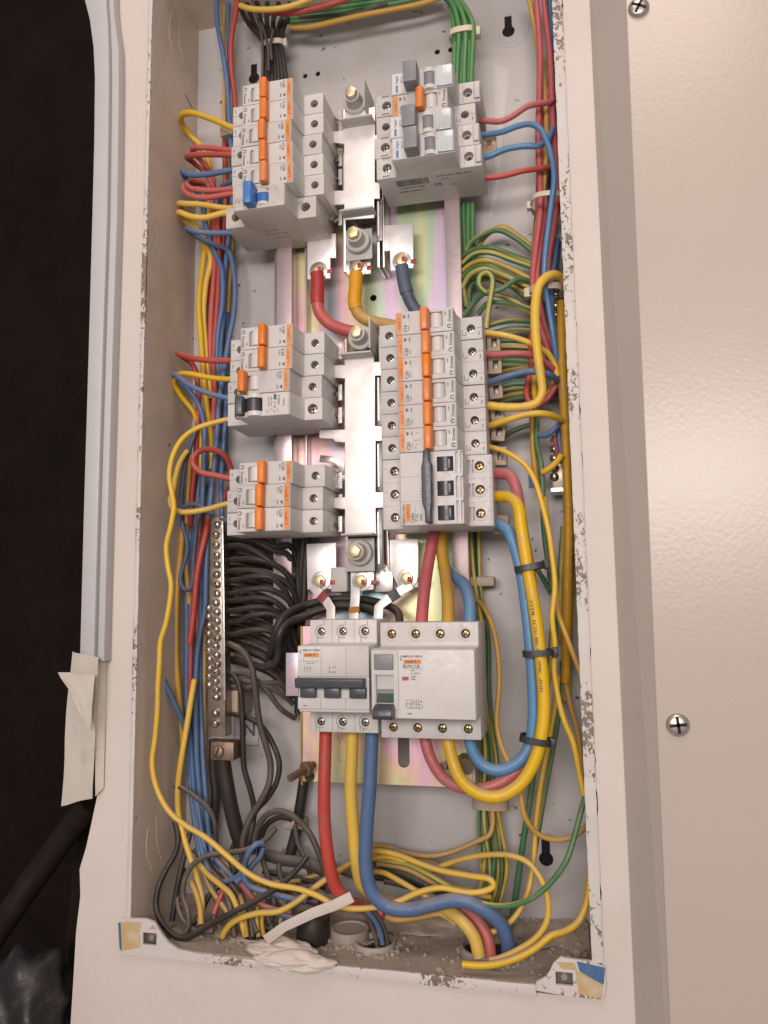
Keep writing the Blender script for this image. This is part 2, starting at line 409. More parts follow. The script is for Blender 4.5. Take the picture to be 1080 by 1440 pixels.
def tube(bm, path, r, n=10, phase=0.0, rads=None):
    uvl = bm.loops.layers.uv.verify()
    up = None; rings = []; L = 0.0; Ls = []
    for i, c in enumerate(path):
        a = path[max(0, i - 1)]; b = path[min(len(path) - 1, i + 1)]
        tg = (b - a).normalized()
        if up is None:
            ref = Vector((0, -1, 0)); up = (ref - tg * ref.dot(tg))
            up = up.normalized() if up.length > 0.1 else tg.orthogonal().normalized()
        else:
            up = (up - tg * up.dot(tg)).normalized()
        s = tg.cross(up)
        rr = rads[i] if rads else r
        rings.append([bm.verts.new(c + rr * (math.cos(2 * math.pi * (k / n + phase)) * up + math.sin(2 * math.pi * (k / n + phase)) * s)) for k in range(n)])
        if i: L += (c - path[i - 1]).length
        Ls.append(L)
    for i in range(len(rings) - 1):
        for k in range(n):
            k2 = (k + 1) % n
            f = bm.faces.new((rings[i][k], rings[i][k2], rings[i + 1][k2], rings[i + 1][k]))
            for lp, (u, v) in zip(f.loops, ((Ls[i], k / n), (Ls[i], (k + 1) / n), (Ls[i + 1], (k + 1) / n), (Ls[i + 1], k / n))):
                lp[uvl].uv = (u, v)
    bm.faces.new(rings[0][::-1]); bm.faces.new(rings[-1])
    return bm
def tube_mesh(name, path, r, mat, off, n=10, phase=0.0, rads=None):
    bm = bmesh.new(); tube(bm, path, r, n, phase, rads)
    for v in bm.verts: v.co = (v.co - off) * MM
    me = bpy.data.meshes.new(name); bm.to_mesh(me); bm.free(); me.materials.append(MATS[mat]); finish(me, 60)
    return me
def px_mm(px, py, Y):
    return ((at(px, py, Y) - CAM).dot(_w)) / F_PX
def wire(name, label, mat, dia_px, pts, cat='wire', group=None, n=10, phase=None, wob=0.35, wrap=0.0):
    """pts: (px, py, depth mm); dia_px: thickness as seen"""
    w3 = [at(*q) for q in pts]
    mid = pts[len(pts) // 2]
    r = dia_px * px_mm(*mid) / 2
    path = spline(w3)
    s1, s2 = random.random() * 9, random.random() * 9
    acc = 0.0
    for i in range(1, len(path) - 1):
        acc += (path[i] - path[i - 1]).length
        path[i] = path[i] + Vector((math.sin(acc / 17 + s1) * wob, math.sin(acc / 23 + s2) * wob, math.cos(acc / 21 + s1) * wob * 0.6))
    off = path[0].copy()
    rads = None
    if wrap:
        acc = 0.0; rads = [r]
        for i in range(1, len(path)):
            acc += (path[i] - path[i - 1]).length; rads.append(r * (1 + wrap * (((acc / 9.0) % 1.0) - 0.5) + wrap * 0.6 * math.sin(acc / 31)))
    me = tube_mesh(name, path, r, mat, off, n, random.random() if phase is None else phase, rads)
    o = put(name, me, None, off)
    tag(o, label, cat, group)
    return o, path, r

for nm in ('dark_wood', 'masonry_shaded', 'dark_pipe'): MATS[nm].node_tree.nodes['Principled BSDF'].inputs['Specular IOR Level'].default_value = 0.08
for nm, mv in (('shroud_zinc', 0.55), ('zinc_bright', 0.6)): MATS[nm].node_tree.nodes['Principled BSDF'].inputs['Metallic'].default_value = mv
# ================================================================ setting
def jag(a, b, n, amp):
    """points from a to b (2-D) with a ragged offset"""
    out = []
    dx, dz = b[0] - a[0], b[1] - a[1]; L = math.hypot(dx, dz); nx, nz = -dz / L, dx / L
    for i in range(n):
        t = (i + random.uniform(-0.3, 0.3) * (0 < i < n)) / n; o = random.uniform(-amp, amp) * (random.random() < 0.7)
        out.append((a[0] + dx * t + nx * o, a[1] + dz * t + nz * o))
    return out
def pxz(px, py, Y):
    v = at(px, py, Y); return (v.x, v.z)
WY = -8.0
edge = [pxz(a, b, WY) for a, b in ((150, -60), (146, 900), (137, 1118), (127, 1165), (121, 1192), (112, 1222), (113, 1260), (107, 1310), (103, 1380), (97, 1475))]
poly = edge + [(250, -540), (250, 420)] + jag((149.7, 420), (149.7, -481.5), 110, 1.3) + jag((149, -481.8), (-203, -481.8), 60, 0.3) + jag((-203.2, -481), (-203.2, 420), 70, 0.5)
tag(part('wall', P(poly, 'y', WY, 92), 'wall_paint', None, smooth=None), kind='structure')
tag(part('wall', P([(-222, 354), (320, 354), (320, 900), (-222, 900)], 'y', WY - .3, 92), 'wall_paint', None, smooth=None), kind='structure')
tag(part('dark_backing', B((-230, 170, 81, 88, -500, 430)), 'masonry_shaded', None, smooth=None), kind='structure')  # unseen dark sheet added behind back_panel so its holes look shaded
tag(part('dark_panel', B((-1300, -205, 180, 186, -900, 900)), 'dark_wood', None, smooth=None), kind='structure')

# white cable trunking beside the cabinet, bent aside near the top
L_ = [(112, -40), (119, 0), (126, 28), (131, 66), (133, 110), (132, 200), (129.5, 300), (124, 500), (118, 700), (112, 926)]
R_ = [(150, -40), (149, 0), (151, 28), (152.5, 66), (153, 110), (152, 200), (150.5, 300), (144, 500), (138, 700), (132, 930)]
tr = thing('cable_trunking', 'white plastic cable trunking running up the wall left of the cabinet', 'trunking', at(122, 928, -20))
part('lid', P([pxz(a, b, -24) for a, b in L_] + [pxz(a, b, -24) for a, b in R_[::-1]], 'y', -24, -19), 'trunking_white', tr, bevel=0.8)
part('base', P([pxz(a + 3, b, -18.8) for a, b in L_] + [pxz(a + 14 if b > 40 else a + 10, b, -18.8) for a, b in R_[::-1]], 'y', -18.8, WY - 0.2), 'trunking_white', tr, bevel=0.5)

def sheet(corners, nu, nv, amp, thick, seed=0):
    """a wavy sheet of real thickness; corners TL TR BR BL as (px,py,Y)"""
    q = [at(*c) for c in corners]; rnd = random.Random(seed); ph = [rnd.random() * 6 for _ in range(4)]
    bm = bmesh.new(); F, K = [], []
    for j in range(nv + 1):
        for i in range(nu + 1):
            u, v = i / nu, j / nv
            c = (q[0] * (1 - u) + q[1] * u) * (1 - v) + (q[3] * (1 - u) + q[2] * u) * v
            c = c + Vector((math.sin(v * 9 + ph[0]) * amp * 0.4 + rnd.uniform(-.15, .15) * amp, amp * (math.sin(u * 4 + v * 5 + ph[1]) + 0.5 * math.sin(u * 9 - v * 7 + ph[2])), math.sin(u * 7 + ph[3]) * amp * 0.4))
            F.append(bm.verts.new(c)); K.append(bm.verts.new(c + Vector((0, thick, 0))))
    w = nu + 1
    for j in range(nv):
        for i in range(nu):
            a = j * w + i
            bm.faces.new((F[a], F[a + 1], F[a + w + 1], F[a + w])); bm.faces.new((K[a], K[a + w], K[a + w + 1], K[a + 1]))
    rim = [i for i in range(w)] + [j * w + nu for j in range(1, nv + 1)] + [nv * w + i for i in range(nu - 1, -1, -1)] + [j * w for j in range(nv - 1, 0, -1)]
    for a, b in zip(rim, rim[1:] + rim[:1]): bm.faces.new((F[a], K[a], K[b], F[b]))
    return bm
tag(part('masking_tape', sheet(((101, 916, -25.5), (137, 924, -25.5), (131, 1122, -12), (85, 1134, -14)), 8, 16, 1.0, 0.5, 3), 'paper', smooth=60),
    'loose strip of masking tape hanging from the trunking end', 'tape')
tag(part('paper_flap', sheet(((83, 945, -34), (133, 949, -29), (128, 1028, -28), (113, 1004, -30)), 8, 8, 0.8, 0.5, 5), 'paper', smooth=60),
    'curled paper flap stuck across the masking tape', 'paper')
tag(part('masking_tape', sheet(((133, 930, -20), (150, 930, -9.5), (146, 1108, -9.5), (134, 1120, -12)), 4, 12, 0.3, 0.4, 9), 'paper', smooth=60),
    'narrow tape strip lying flat against the wall below the trunking', 'tape')
tag(wire('dark_pipe', 'dark brown pipe slanting down left below the masking tape', 'dark_pipe', 36, [(128, 1130, 30), (95, 1170, 28), (55, 1225, 20), (20, 1275, 10), (-40, 1360, 0)], 'pipe', n=16)[0])
tag(wire('dark_post', 'dark brown upright post at the ragged wall edge', 'dark_pipe', 24, [(120, 1150, 60), (112, 1250, 60), (104, 1350, 60), (98, 1480, 60)], 'post', n=14, wob=0)[0])
bm = bmesh.new(); bmesh.ops.create_icosphere(bm, subdivisions=4, radius=1.0)
from mathutils import noise as mnoise
c0 = at(38, 1420, -10)
for v in bm.verts:
    d = v.co.copy(); k = 1 + 0.35 * mnoise.noise(d * 1.7) + 0.14 * abs(mnoise.noise(d * 3.1)) + 0.05 * abs(mnoise.noise(d * 7))
    v.co = c0 + Vector((d.x * 36 * k, d.y * 30 * k, d.z * 44 * k))
tag(part('plastic_bag', bm, 'bag_black', smooth=60), 'crumpled shiny black plastic bag in the lower left corner', 'bag')

# beige cover panel on the right, its folded edge turned towards the cabinet
PF = -34.0
cv = thing('cover_panel', 'large beige speckled metal cover panel right of the cabinet', 'panel', (300, PF, -560))
def slab(topf, botf, y0, y1):
    bm = bmesh.new(); A = [bm.verts.new((x, y, 340)) for x, y in topf]; C = [bm.verts.new((x, y, -560)) for x, y in botf]
    n = len(A); bm.faces.new(A); bm.faces.new(C[::-1])
    for i in range(n): bm.faces.new((A[i], C[i], C[(i + 1) % n], A[(i + 1) % n]))
    return bm
def xline(p1, p2, Y):
    a, b = at(*p1, Y), at(*p2, Y); s = (b.x - a.x) / (b.z - a.z)
    return a.x + (340 - a.z) * s, a.x + (-560 - a.z) * s
f0, f1 = xline((879, 0), (941, 1440), PF); b0, b1 = xline((829, 0), (894, 1440), WY)
part('panel_face', slab([(f0 + .3, PF), (460, PF), (460, PF + 3), (f0 + .3, PF + 3)], [(f1 + .3, PF), (460, PF), (460, PF + 3), (f1 + .3, PF + 3)], 0, 0), 'cover_paint', cv, bevel=1.1, seg=3)
part('folded_edge', slab([(b0, WY - 0.4), (f0, PF + 0.8), (f0 + 3, PF + 3.2), (b0 + 3, WY - 0.4)], [(b1, WY - 0.4), (f1, PF + 0.8), (f1 + 3, PF + 3.2), (b1 + 3, WY - 0.4)], 0, 0), 'cover_paint_shaded', cv)
def pan_screw(parent, c, d, r, mat, slot='cross', h=None, local=False, name='screw', ang=0.4, washer=0):
    d = Vector(d).normalized(); c = Vector(c); h = h or r * 0.55
    bm = bmesh.new()
    e1 = d.orthogonal().normalized(); e1 = (Matrix.Rotation(ang, 4, d) @ e1); e2 = d.cross(e1)
    prof = [(r, 0), (r, h * 0.35), (r * 0.85, h * 0.75), (r * 0.5, h * 0.97), (0.001, h)]
    n = 18; Ls = []
    for rr, hh in prof: Ls.append([bm.verts.new(c + d * hh + rr * (math.cos(2 * math.pi * i / n) * e1 + math.sin(2 * math.pi * i / n) * e2)) for i in range(n)])
    for a, b in zip(Ls, Ls[1:]):
        for i in range(n): bm.faces.new((a[i], a[(i + 1) % n], b[(i + 1) % n], b[i]))
    o = part(name, bm, mat, parent, smooth=40, local=local)
    sb = bmesh.new(); L, w_ = r * 0.72, r * 0.13
    for a, b in (((e1, e2), (e2, e1)) if slot == 'cross' else ((e1, e2),)):
        vs_ = [sb.verts.new(c + a * sx * L + b * sy * w_ + d * hh) for hh in (h * 0.45, h * 1.03) for sx, sy in ((-1, -1), (1, -1), (1, 1), (-1, 1))]
        for f in ((0, 1, 2, 3), (7, 6, 5, 4), (0, 4, 5, 1), (1, 5, 6, 2), (2, 6, 7, 3), (3, 7, 4, 0)): sb.faces.new([vs_[i] for i in f])
    bmesh.ops.recalc_face_normals(sb, faces=sb.faces)
    off = Vector((0, 0, 0)) if local else origin(parent)
    for v in sb.verts: v.co = (v.co - off) * MM
    me = bpy.data.meshes.new('slot'); sb.to_mesh(me); sb.free(); me.materials.append(MATS['hole_shade'])  # raised dark bars instead of cut slots, shade given by colour
    put('slot', me, o)
    return o
for p_, a_ in (((898, 12), 0.3), ((953, 1019), 0.9)):
    pan_screw(cv, at(*p_, PF), (0, -1, 0), 7.4, 'screw_steel', h=3.6, ang=a_)

# ================================================================ the cabinet
XL, XR, ZF, YB = -200.6, 142.8, -476.2, 78.0
cab = thing('electrical_cabinet', 'open recessed steel distribution cabinet with chipped white rim and dusty floor', 'cabinet', (-29, 35, ZF))
cut = bmesh.new()
def keyhole(px, py, w=9.0, hgt=15.0, flip=1):
    c = at(px, py, YB)
    cyl(cut, (c.x, YB - 4, c.z), (0, 1, 0), w * 0.62, 10, 18)
    box(cut, c.x - w * 0.36, c.x + w * 0.36, YB - 4.2, YB + 6.2, c.z, c.z + hgt * flip)
for a_ in ((357, 110), (715, 44), (768, 1208)): keyhole(*a_)
for px, py, r in ((429, 107, 2.4), (447, 104, 2.4), (615, 73, 2.6), (634, 70, 2.6)):
    c = at(px, py, YB); cyl(cut, (c.x, YB - 3, c.z), (0, 1, 0), r, 8, 12)
bp = part('back_panel', carve(B((XL, XR, YB, YB + 1.6, ZF, 425)), cut), 'cabinet_back_paint', cab, smooth=None)
# embossed pads round the keyholes and the lettered square printed on the back
for px, py in ((357, 110), (715, 44), (768, 1208)):
    c = at(px, py, YB); em = ring(bmesh.new(), (c.x, YB - 0.35, c.z + 3), (0, 1, 0), 14.5, 19, 0.42, 40); part('pressed_ring', em, 'cabinet_back_paint', bp, bevel=0.3)
bm = bmesh.new()
q0, q1 = at(330, 1004, YB - 0.25), at(364, 1049, YB - 0.25)
for b_ in ((q0.x, q1.x, q0.z, q0.z + .5), (q0.x, q1.x, q1.z, q1.z + .5), (q0.x, q0.x + .5, q1.z, q0.z), (q1.x - .5, q1.x, q1.z, q0.z)): box(bm, b_[0], b_[1], YB - 0.3, YB - 0.2, b_[2], b_[3])
c = at(351, 1027, YB); text(bm, 'N', 15, c.x, YB - 0.25, c.z, 0)
flat('printed_letter', bm, 'print_dark', bp, local=False)
part('side_wall', B((XL - 1.4, XL, -9, YB + 1.6, ZF, 425)), 'cabinet_side_paint', cab, smooth=None, label='dusty brownish left inner side')
part('side_wall', B((XR, XR + 1.4, -9, YB + 1.6, ZF, 425)), 'cabinet_back_paint', cab, smooth=None)
part('top_plate', B((XL - 1.4, XR + 1.4, -9, YB + 1.6, 352, 353.5)), 'cabinet_side_paint', cab, smooth=None)
part('bottom_plate', B((XL - 1.4, XR + 1.4, -9, YB + 1.6, ZF - 1.5, ZF)), 'dusty_floor', cab, smooth=None)
def lip(x0, x1, z0, z1, n, vert=True):
    bm = bmesh.new(); rows = []
    for i in range(n + 1):
        t = i / n; e = random.uniform(-.22, .22); g = random.uniform(-.22, .22)
        if vert:
            z = z0 + (z1 - z0) * t; pr_ = [(x0 + e, -8.6, z), (x0 + e, -10.4, z), ((x0 + x1) / 2, -11.3 + g, z), (x1 + g, -10.4, z), (x1 + g, -8.6, z)]
        else:
            x = x0 + (x1 - x0) * t; pr_ = [(x, -8.6, z0 + e), (x, -10.4, z0 + e), (x, -11.2 + g, (z0 + z1) / 2), (x, -10.4, z1 + g), (x, -8.6, z1 + g)]
        rows.append([bm.verts.new(p_) for p_ in pr_])
    for a, b in zip(rows, rows[1:]):
        for k in range(5): bm.faces.new((a[k], a[(k + 1) % 5], b[(k + 1) % 5], b[k]))
    bm.faces.new(rows[0]); bm.faces.new(rows[-1][::-1])
    return bm
part('rim', lip(-204.4, XL + 0.1, -458, 420, 160), 'chipped_paint', cab, smooth=50)
part('rim', lip(XR - 0.3, 150.0, -458, 420, 160), 'chipped_paint', cab, smooth=50)
part('rim', lip(-150, -92, -483.0, -477.5, 14, False), 'chipped_paint', cab, smooth=50)
part('rim', lip(-92, 105, -483.0, -476.0, 46, False), 'chipped_paint', cab, smooth=50)
def plate(pts, Y0, Y1): return P([pxz(a, b, Y0) for a, b in pts], 'y', Y0, Y1)
def bracket(pts, hole, tans, blues):
    cut = bmesh.new(); (hx0, hy0), (hx1, hy1) = hole
    a, b = at(hx0, hy0, -11), at(hx1, hy1, -11); box(cut, a.x, b.x, -20, 0, b.z, a.z)
    o = part('corner_bracket', carve(plate(pts, -11, -8.8), cut), 'chipped_paint', cab, smooth=None)
    part('square_nut', B((a.x - 1, b.x + 1, -7.5, -4.5, b.z - 1, a.z + 1)), 'dark_steel', o)
    bm = bmesh.new(); cyl(bm, ((a.x + b.x) / 2, -8.4, (a.z + b.z) / 2), (0, 1, 0), 2.2, 1.2, 14); part('screw_hole', bm, 'screw_steel', o)
    for q in tans: part('tan_patch', plate(q, -11.25, -11.1), 'bracket_tan', o, smooth=None)
    for q in blues: part('blue_patch', plate(q, -11.35, -11.2), 'bracket_blue', o, smooth=None)
bracket([(167, 1295), (172, 1291), (205, 1292), (217, 1297), (223, 1307), (229, 1316), (237, 1326), (250, 1335), (278, 1341), (300, 1343), (300, 1355), (240, 1348), (171, 1341)],
        ((201, 1311), (220, 1330)), [[(169, 1297), (199, 1297), (196, 1312), (197, 1332), (172, 1337)], [(214, 1300), (220, 1306), (210, 1307)]], [[(166, 1298), (169.5, 1297), (171, 1338), (168, 1334)]])
bracket([(754, 1381), (767, 1374), (773, 1366), (778, 1355), (788, 1346), (812, 1350), (834, 1352), (851, 1360), (852, 1385), (849, 1406), (800, 1401), (754, 1393)],
        ((781, 1366), (806, 1387)), [[(783, 1353), (808, 1354), (812, 1366), (838, 1379), (848, 1386), (846, 1404), (814, 1398), (809, 1364), (790, 1362)]],
        [[(811, 1352), (851, 1361), (849, 1385), (835, 1378), (815, 1366)]])

# loose plaster and dust on the cabinet floor
bm = bmesh.new(); rnd = random.Random(4)
for i in range(900):
    k = rnd.random()
    if k < 0.35: x, y = XR - abs(rnd.gauss(0, 26)) - 2, YB - abs(rnd.gauss(0, 16)) - 2
    elif k < 0.6: x, y = rnd.gauss(-60, 40), rnd.uniform(0, 60)
    else: x, y = rnd.uniform(XL + 4, XR - 4), rnd.uniform(-6, YB - 2)
    if not (XL + 3 < x < XR - 3 and -8 < y < YB - 2): continue
    s = min(5.0, rnd.lognormvariate(0.0, 0.55)) * (1.5 if k < 0.35 else 1)
    z = ZF + s * 0.3 + (max(0, 10 - (YB - y) * 0.5) if k < 0.35 else 0)
    m = Matrix.Translation((x, y, z)) @ Matrix.Rotation(rnd.random() * 6, 4, (rnd.random(), rnd.random(), rnd.random() + .1)) @ Matrix.Diagonal((s, s * rnd.uniform(.5, 1), s * rnd.uniform(.4, .8), 1))
    bmesh.ops.create_icosphere(bm, subdivisions=1, radius=0.9, matrix=m)
tag(part('plaster_crumbs', bm, 'dusty_floor', smooth=None), 'grey brown plaster crumbs and dust on the cabinet floor', 'debris', kind='stuff')
# drift of dust against the back of the floor
def drift(x0, x1, d, h, seed):
    bm = bmesh.new(); n, m_ = 40, 8; V = []
    for i in range(n + 1):
        row = []
        for j in range(m_ + 1):
            t = j / m_; x = x0 + (x1 - x0) * i / n
            k = 0.6 + 0.8 * abs(mnoise.noise(Vector((x * 0.05, t * 2, seed))))
            row.append(bm.verts.new((x, YB - 0.3 - d * t * k, ZF + 0.1 + max(0, h * k * (1 - t) ** 1.6) + 0.8 * abs(mnoise.noise(Vector((x * .3, t * 9, seed)))))))
        V.append(row)
    for i in range(n):
        for j in range(m_): bm.faces.new((V[i][j], V[i + 1][j], V[i + 1][j + 1], V[i][j + 1]))
    return bm
tag(part('dust_drift', drift(XL + 1, XR - 1, 38, 14, 2.0), 'dusty_floor', smooth=60), 'bank of brown dust against the back of the cabinet floor', 'dust', kind='stuff')

def at_x(px, py, X):
    d = (px - 540) / F_PX * RV - (py - 720) / F_PX * UV_ + _w
    return CAM + d * ((X - CAM.x) / d.x)
sw = [o for o in cab.children if o.name == 'side_wall'][0]
for k, q in enumerate((((242, 15), (238, 45), (244, 75), (256, 100)), ((252, 40), (252, 62), (260, 88)), ((276, 45), (283, 72), (284, 100), (276, 118)), ((277, 5), (280, 20), (279, 38)), ((208, 1165), (206, 1195), (214, 1225)), ((220, 1150), (221, 1185), (228, 1210)))):
    pth = spline([at_x(a, b, XL + 0.12) for a, b in q]); me = tube_mesh('scratch', pth, 0.28, 'tissue', origin(sw), 5); put('scratch', me, sw)
pth = spline([at_x(261, 133, XL + .1), at_x(270, 152, XL + .1)]); put('scratch', tube_mesh('scratch', pth, 0.5, 'rusty_steel', origin(sw), 5), sw)
part('paint_smear', plate([(694, 90), (716, 96), (715, 130), (708, 170), (706, 215), (703, 260), (692, 305), (686, 306), (694, 262), (697, 200), (695, 140)], YB - .35, YB - .05), 'white_label', bp, bevel=0.12)
# ================================================================ modular devices, local mm: x along the device, y = 0 at the terminals (minus = towards the viewer), z downwards from 0
def profile_mcb(x1=81.0, a=18.4, b=62.3, nose=-24.0, back=45.0):
    return [(0, back), (0, 0), (a - 1.8, 0), (a - 0.4, -7), (a, nose + 1), (a + 1, nose), (b - 1, nose), (b, nose + 1), (b + 0.6, -7), (b + 2.4, 0), (x1, 0), (x1, back), (x1 * 0.62, back), (x1 * 0.6, back + 4), (x1 * 0.42, back + 4), (x1 * 0.40, back)]
def terminal_screw(parent, x, z, y=5.0, r=3.1, mat='screw_steel', ang=None):
    return pan_screw(parent, (x, y, z), (0, -1, 0), r, mat, h=1.6, local=True, name='terminal_screw', ang=random.random() * 3 if ang is None else ang)
def holes(cut, pts, r=3.3, depth=6.0, y=0.0):
    for x, z in pts: cyl(cut, (x, y - 3, z), (0, 1, 0), r, depth + 3, 20)

def make_mcb(rating):
    t = thing('circuit_breaker', 'x', 'breaker', (0, 0, 0))
    cut = bmesh.new(); holes(cut, ((7.9, -9), (72.4, -9.2)))
    box(cut, 44.6, 53.6, -30, -20.5, -14.6, -3.2)
    part('body', carve(P(profile_mcb(), 'z', -0.12, -17.88), cut, bevel=0.45), 'breaker_plastic', t, local=True)
    bm = bmesh.new(); cyl(bm, (49.1, -18.9, -3.4), (0, 0, -1), 5.4, 11.0, 24); part('toggle_barrel', bm, 'barrel_plastic', t, local=True)
    part('toggle', P([(38.6, -22.5), (38.2, -30.4), (39.4, -31.8), (43.0, -32.0), (44.4, -30.6), (45.0, -22.5)], 'z', -0.5, -17.5), 'orange_plastic', t, bevel=1.1, seg=3, local=True)
    part('label_strip', B((19.3, 23.2, -24.22, -24.02, -17.3, -0.7)), 'strip_orange', t, local=True, smooth=None)
    bm = bmesh.new(); text(bm, 'multi 9', 3.4, 21.3, -24.32, -9.2, 90); flat('strip_lettering', bm, 'print_orange', t)
    bm = bmesh.new()
    text(bm, rating, 3.5, 26.0, -24.1, -13.4, 90); text(bm, '415V~', 1.6, 28.6, -24.1, -13.2, 90)
    prism(bm, [(24.4, -5.6), (24.4, -2.2), (26.6, -3.9)], 'y', -24.12, -24.05); text(bm, '6000', 1.6, 28.6, -24.1, -4, 90)
    text(bm, 'Domae', 3.1, 59.6, -24.1, -6.4, 90); text(bm, '1000', 1.4, 56.4, -24.1, -4.6, 90)
    ring(bm, (59.4, -24.12, -14.4), (0, 1, 0), 1.0, 1.7, 0.06, 12, 0.5, 5.8)
    for b_ in ((65.6, 66.0, -14.0, -10.0), (65.6, 68.8, -14.4, -14.0), (68.4, 68.8, -14.0, -11.8)): box(bm, b_[0], b_[1], -0.12, -0.05, b_[2], b_[3])
    box(bm, 76.5, 80.6, -0.12, -0.05, -9.3, -9.05); text(bm, 'C60a', 1.4, 78.6, -0.1, -13.4, 90)
    for b_ in ((43.6, 54.4, -3.1, -2.6), (53.9, 54.4, -14.0, -2.6)): box(bm, b_[0], b_[1], -24.14, -24.05, b_[2], b_[3])
    flat('printed_marks', bm, 'print_dark', t)
    terminal_screw(t, 7.9, -9); terminal_screw(t, 72.4, -9.2)
    return t
PROTO = {}
def place(o, x, y, z, rot180=False, w=81.0, h=18.0):
    if rot180:
        o.location = Vector((x + w, y, z - h)) * MM; o.rotation_euler = (0, math.pi, 0)
    else:
        o.location = Vector((x, y, z)) * MM
def mcb(x, y, z, rating, label, group, left=False):
    o = copy_tree(PROTO[rating]) if rating in PROTO else make_mcb(rating)
    PROTO.setdefault(rating, o)
    place(o, x, y, z, left); o.rotation_euler[1] = (math.pi if left else 0)
    o.rotation_euler[1] += random.uniform(-.004, .004)
    tag(o, label, 'breaker', group)
    return o
ORD = ['first', 'second', 'third', 'fourth', 'fifth', 'sixth']
XLC = -127.8
for i in range(5):
    mcb(XLC + (0.6, 0.8, -0.6, 0.4, 1.0)[i], 0, 206.6 - 18 * i, ('C20', 'C16', 'C20', 'C16', 'C20')[i],
        '%s breaker from the top in the upper left stack, orange switch' % ORD[i], 'breakers in the upper left stack', True)
mids = []
for i in range(3):
    mids.append(mcb(XLC + (0.8, 0.4, -1.6)[i], 0, -0.2 - 18 * i, ('C20', 'C10', 'C16')[i],
        ('top breaker of the middle left stack, orange switch on', 'second breaker of the middle left stack, orange switch on', 'third breaker of the middle left stack, orange switch flipped off to the left')[i],
        'breakers in the middle left stack', True))
for i in range(3):
    mcb(XLC + (0.8, -1.0, -1.0)[i], 0, -108.4 - 18 * i, 'C20',
        '%s breaker of the three in the lower left stack, above the black wires' % ('top', 'middle', 'bottom')[i], 'breakers in the lower left stack', True)
for i in range(6):
    mcb((-0.6, 0, 0.2, 0.3, 0.4, 0.5)[i], 0, -18 * i, ('C16', 'C20', 'C20', 'C20', 'C16', 'C20')[i],
        '%s breaker from the top in the tall right stack, orange switch' % ORD[i], 'breakers in the tall right stack')
last = [o for o in bpy.data.objects if o.parent is None and o.get('label', '').startswith('sixth breaker')][0]
bm = B((29.5, 34.6, -24.14, -24.04, -9.4, -8.9)); prism(bm, [(30.2, -15.6), (30.6, -15.6), (32.4, -11.2), (32.0, -11.2)], 'y', -24.14, -24.04); prism(bm, [(31, -4.2), (33.6, -3.4), (33.6, -3.0), (31, -3.8)], 'y', -24.14, -24.04)
flat('pen_mark', bm, 'print_grey', last)
for ch in mids[2].children:
    if ch.name.startswith('toggle') and 'barrel' not in ch.name: ch.location.x += 14.5 * MM
    if ch.name.startswith('toggle_barrel'): ch.location.x += -1.5 * MM

# ---- three-pole breaker with a long dark handle, foot of the right stack
t = thing('three_pole_breaker', 'three-pole breaker with long dark handle at the foot of the right stack', 'breaker', (0.6, 0, -108.2))
cut = bmesh.new(); holes(cut, [(9.5, -9 - 18 * k) for k in range(3)] + [(75, -8.5 - 18 * k) for k in range(3)], 3.7)
for k in range(3): box(cut, 46.5, 58.6, -30, -19, -15.2 - 18 * k, -4.2 - 18 * k)
for k in range(3):
    for xx in (60.2, 63.6): box(cut, xx, xx + 1.9, -30, -21.5, -16.8 - 18 * k, -1.0 - 18 * k)
    for xx in (66.6, 69.3): box(cut, xx, xx + 1.5, -6, 1.6, -14 - 18 * k, -3.6 - 18 * k)
pf = [(0, 45), (0, 0), (16.5, 0), (18, -7), (18.4, -23), (19.4, -24), (58.5, -24), (65.4, -24), (66.0, -20), (66.2, -6), (66.6, -1), (82, -1), (84.5, 0), (84.5, 45)]
part('body', carve(P(pf, 'z', -0.1, -53.9), cut, bevel=0.4), 'breaker_plastic', t, local=True)
part('handle', P([(38.2, -0.5), (42.5, -0.5), (42.7, -8), (44.2, -11), (44.2, -40), (43.4, -44), (43.4, -53.4), (38.9, -53.4), (38.9, -45), (37.0, -39), (36.8, -13), (38.0, -8)], 'y', -35, -25.4), 'dark_toggle', t, bevel=1.0, seg=3, local=True)
for k in range(3):
    bm = bmesh.new(); cyl(bm, (52.5, -19.2, -4.4 - 18 * k), (0, 0, -1), 5.9, 10.6, 24)
    o = part('toggle', bm, 'dark_toggle', t, local=True)
    bm = bmesh.new(); text(bm, '1-ON', 2.5, 55.4, -24.5, -9.6 - 18 * k, 90); flat('toggle_mark', bm, 'white_label', o)
part('pole_joint', B((19, 36, -24.1, -24.03, -18.15, -17.95), (19, 36, -24.1, -24.03, -36.1, -35.9), (0.3, 17, -.1, -.03, -18.1, -17.95), (0.3, 17, -.1, -.03, -36.1, -35.95), (67, 84, -1.1, -1.03, -18.1, -17.95), (67, 84, -1.1, -1.03, -36.1, -35.95)), 'print_grey', t, local=True, smooth=None)
bm = bmesh.new()
text(bm, 'MERLIN GERIN', 1.9, 21.4, -24.1, -44.6, 90); text(bm, 'C60N', 3.0, 28.2, -24.1, -48.6, 90); text(bm, 'C 63', 2.7, 31.2, -24.1, -48.4, 90); text(bm, '10000', 2.2, 34.4, -24.1, -48.5, 90)
box(bm, 29.9, 30.1, -24.12, -24.05, -52, -39.5); ring(bm, (21.4, -24.12, -52), (0, 1, 0), .7, 1.25, .05, 12)
for k in range(4): box(bm, 34.2, 36.0, -24.12, -24.05, -27.2 - k * 2.2, -26.6 - k * 2.2)
flat('printed_marks', bm, 'print_dark', t)
part('label_strip', B((22.6, 26.4, -24.2, -24.04, -51, -38)), 'strip_orange', t, local=True, smooth=None)
bm = bmesh.new(); text(bm, 'multi 9', 2.7, 24.5, -24.3, -45, 90); flat('strip_lettering', bm, 'print_orange', t)
bm = bmesh.new()
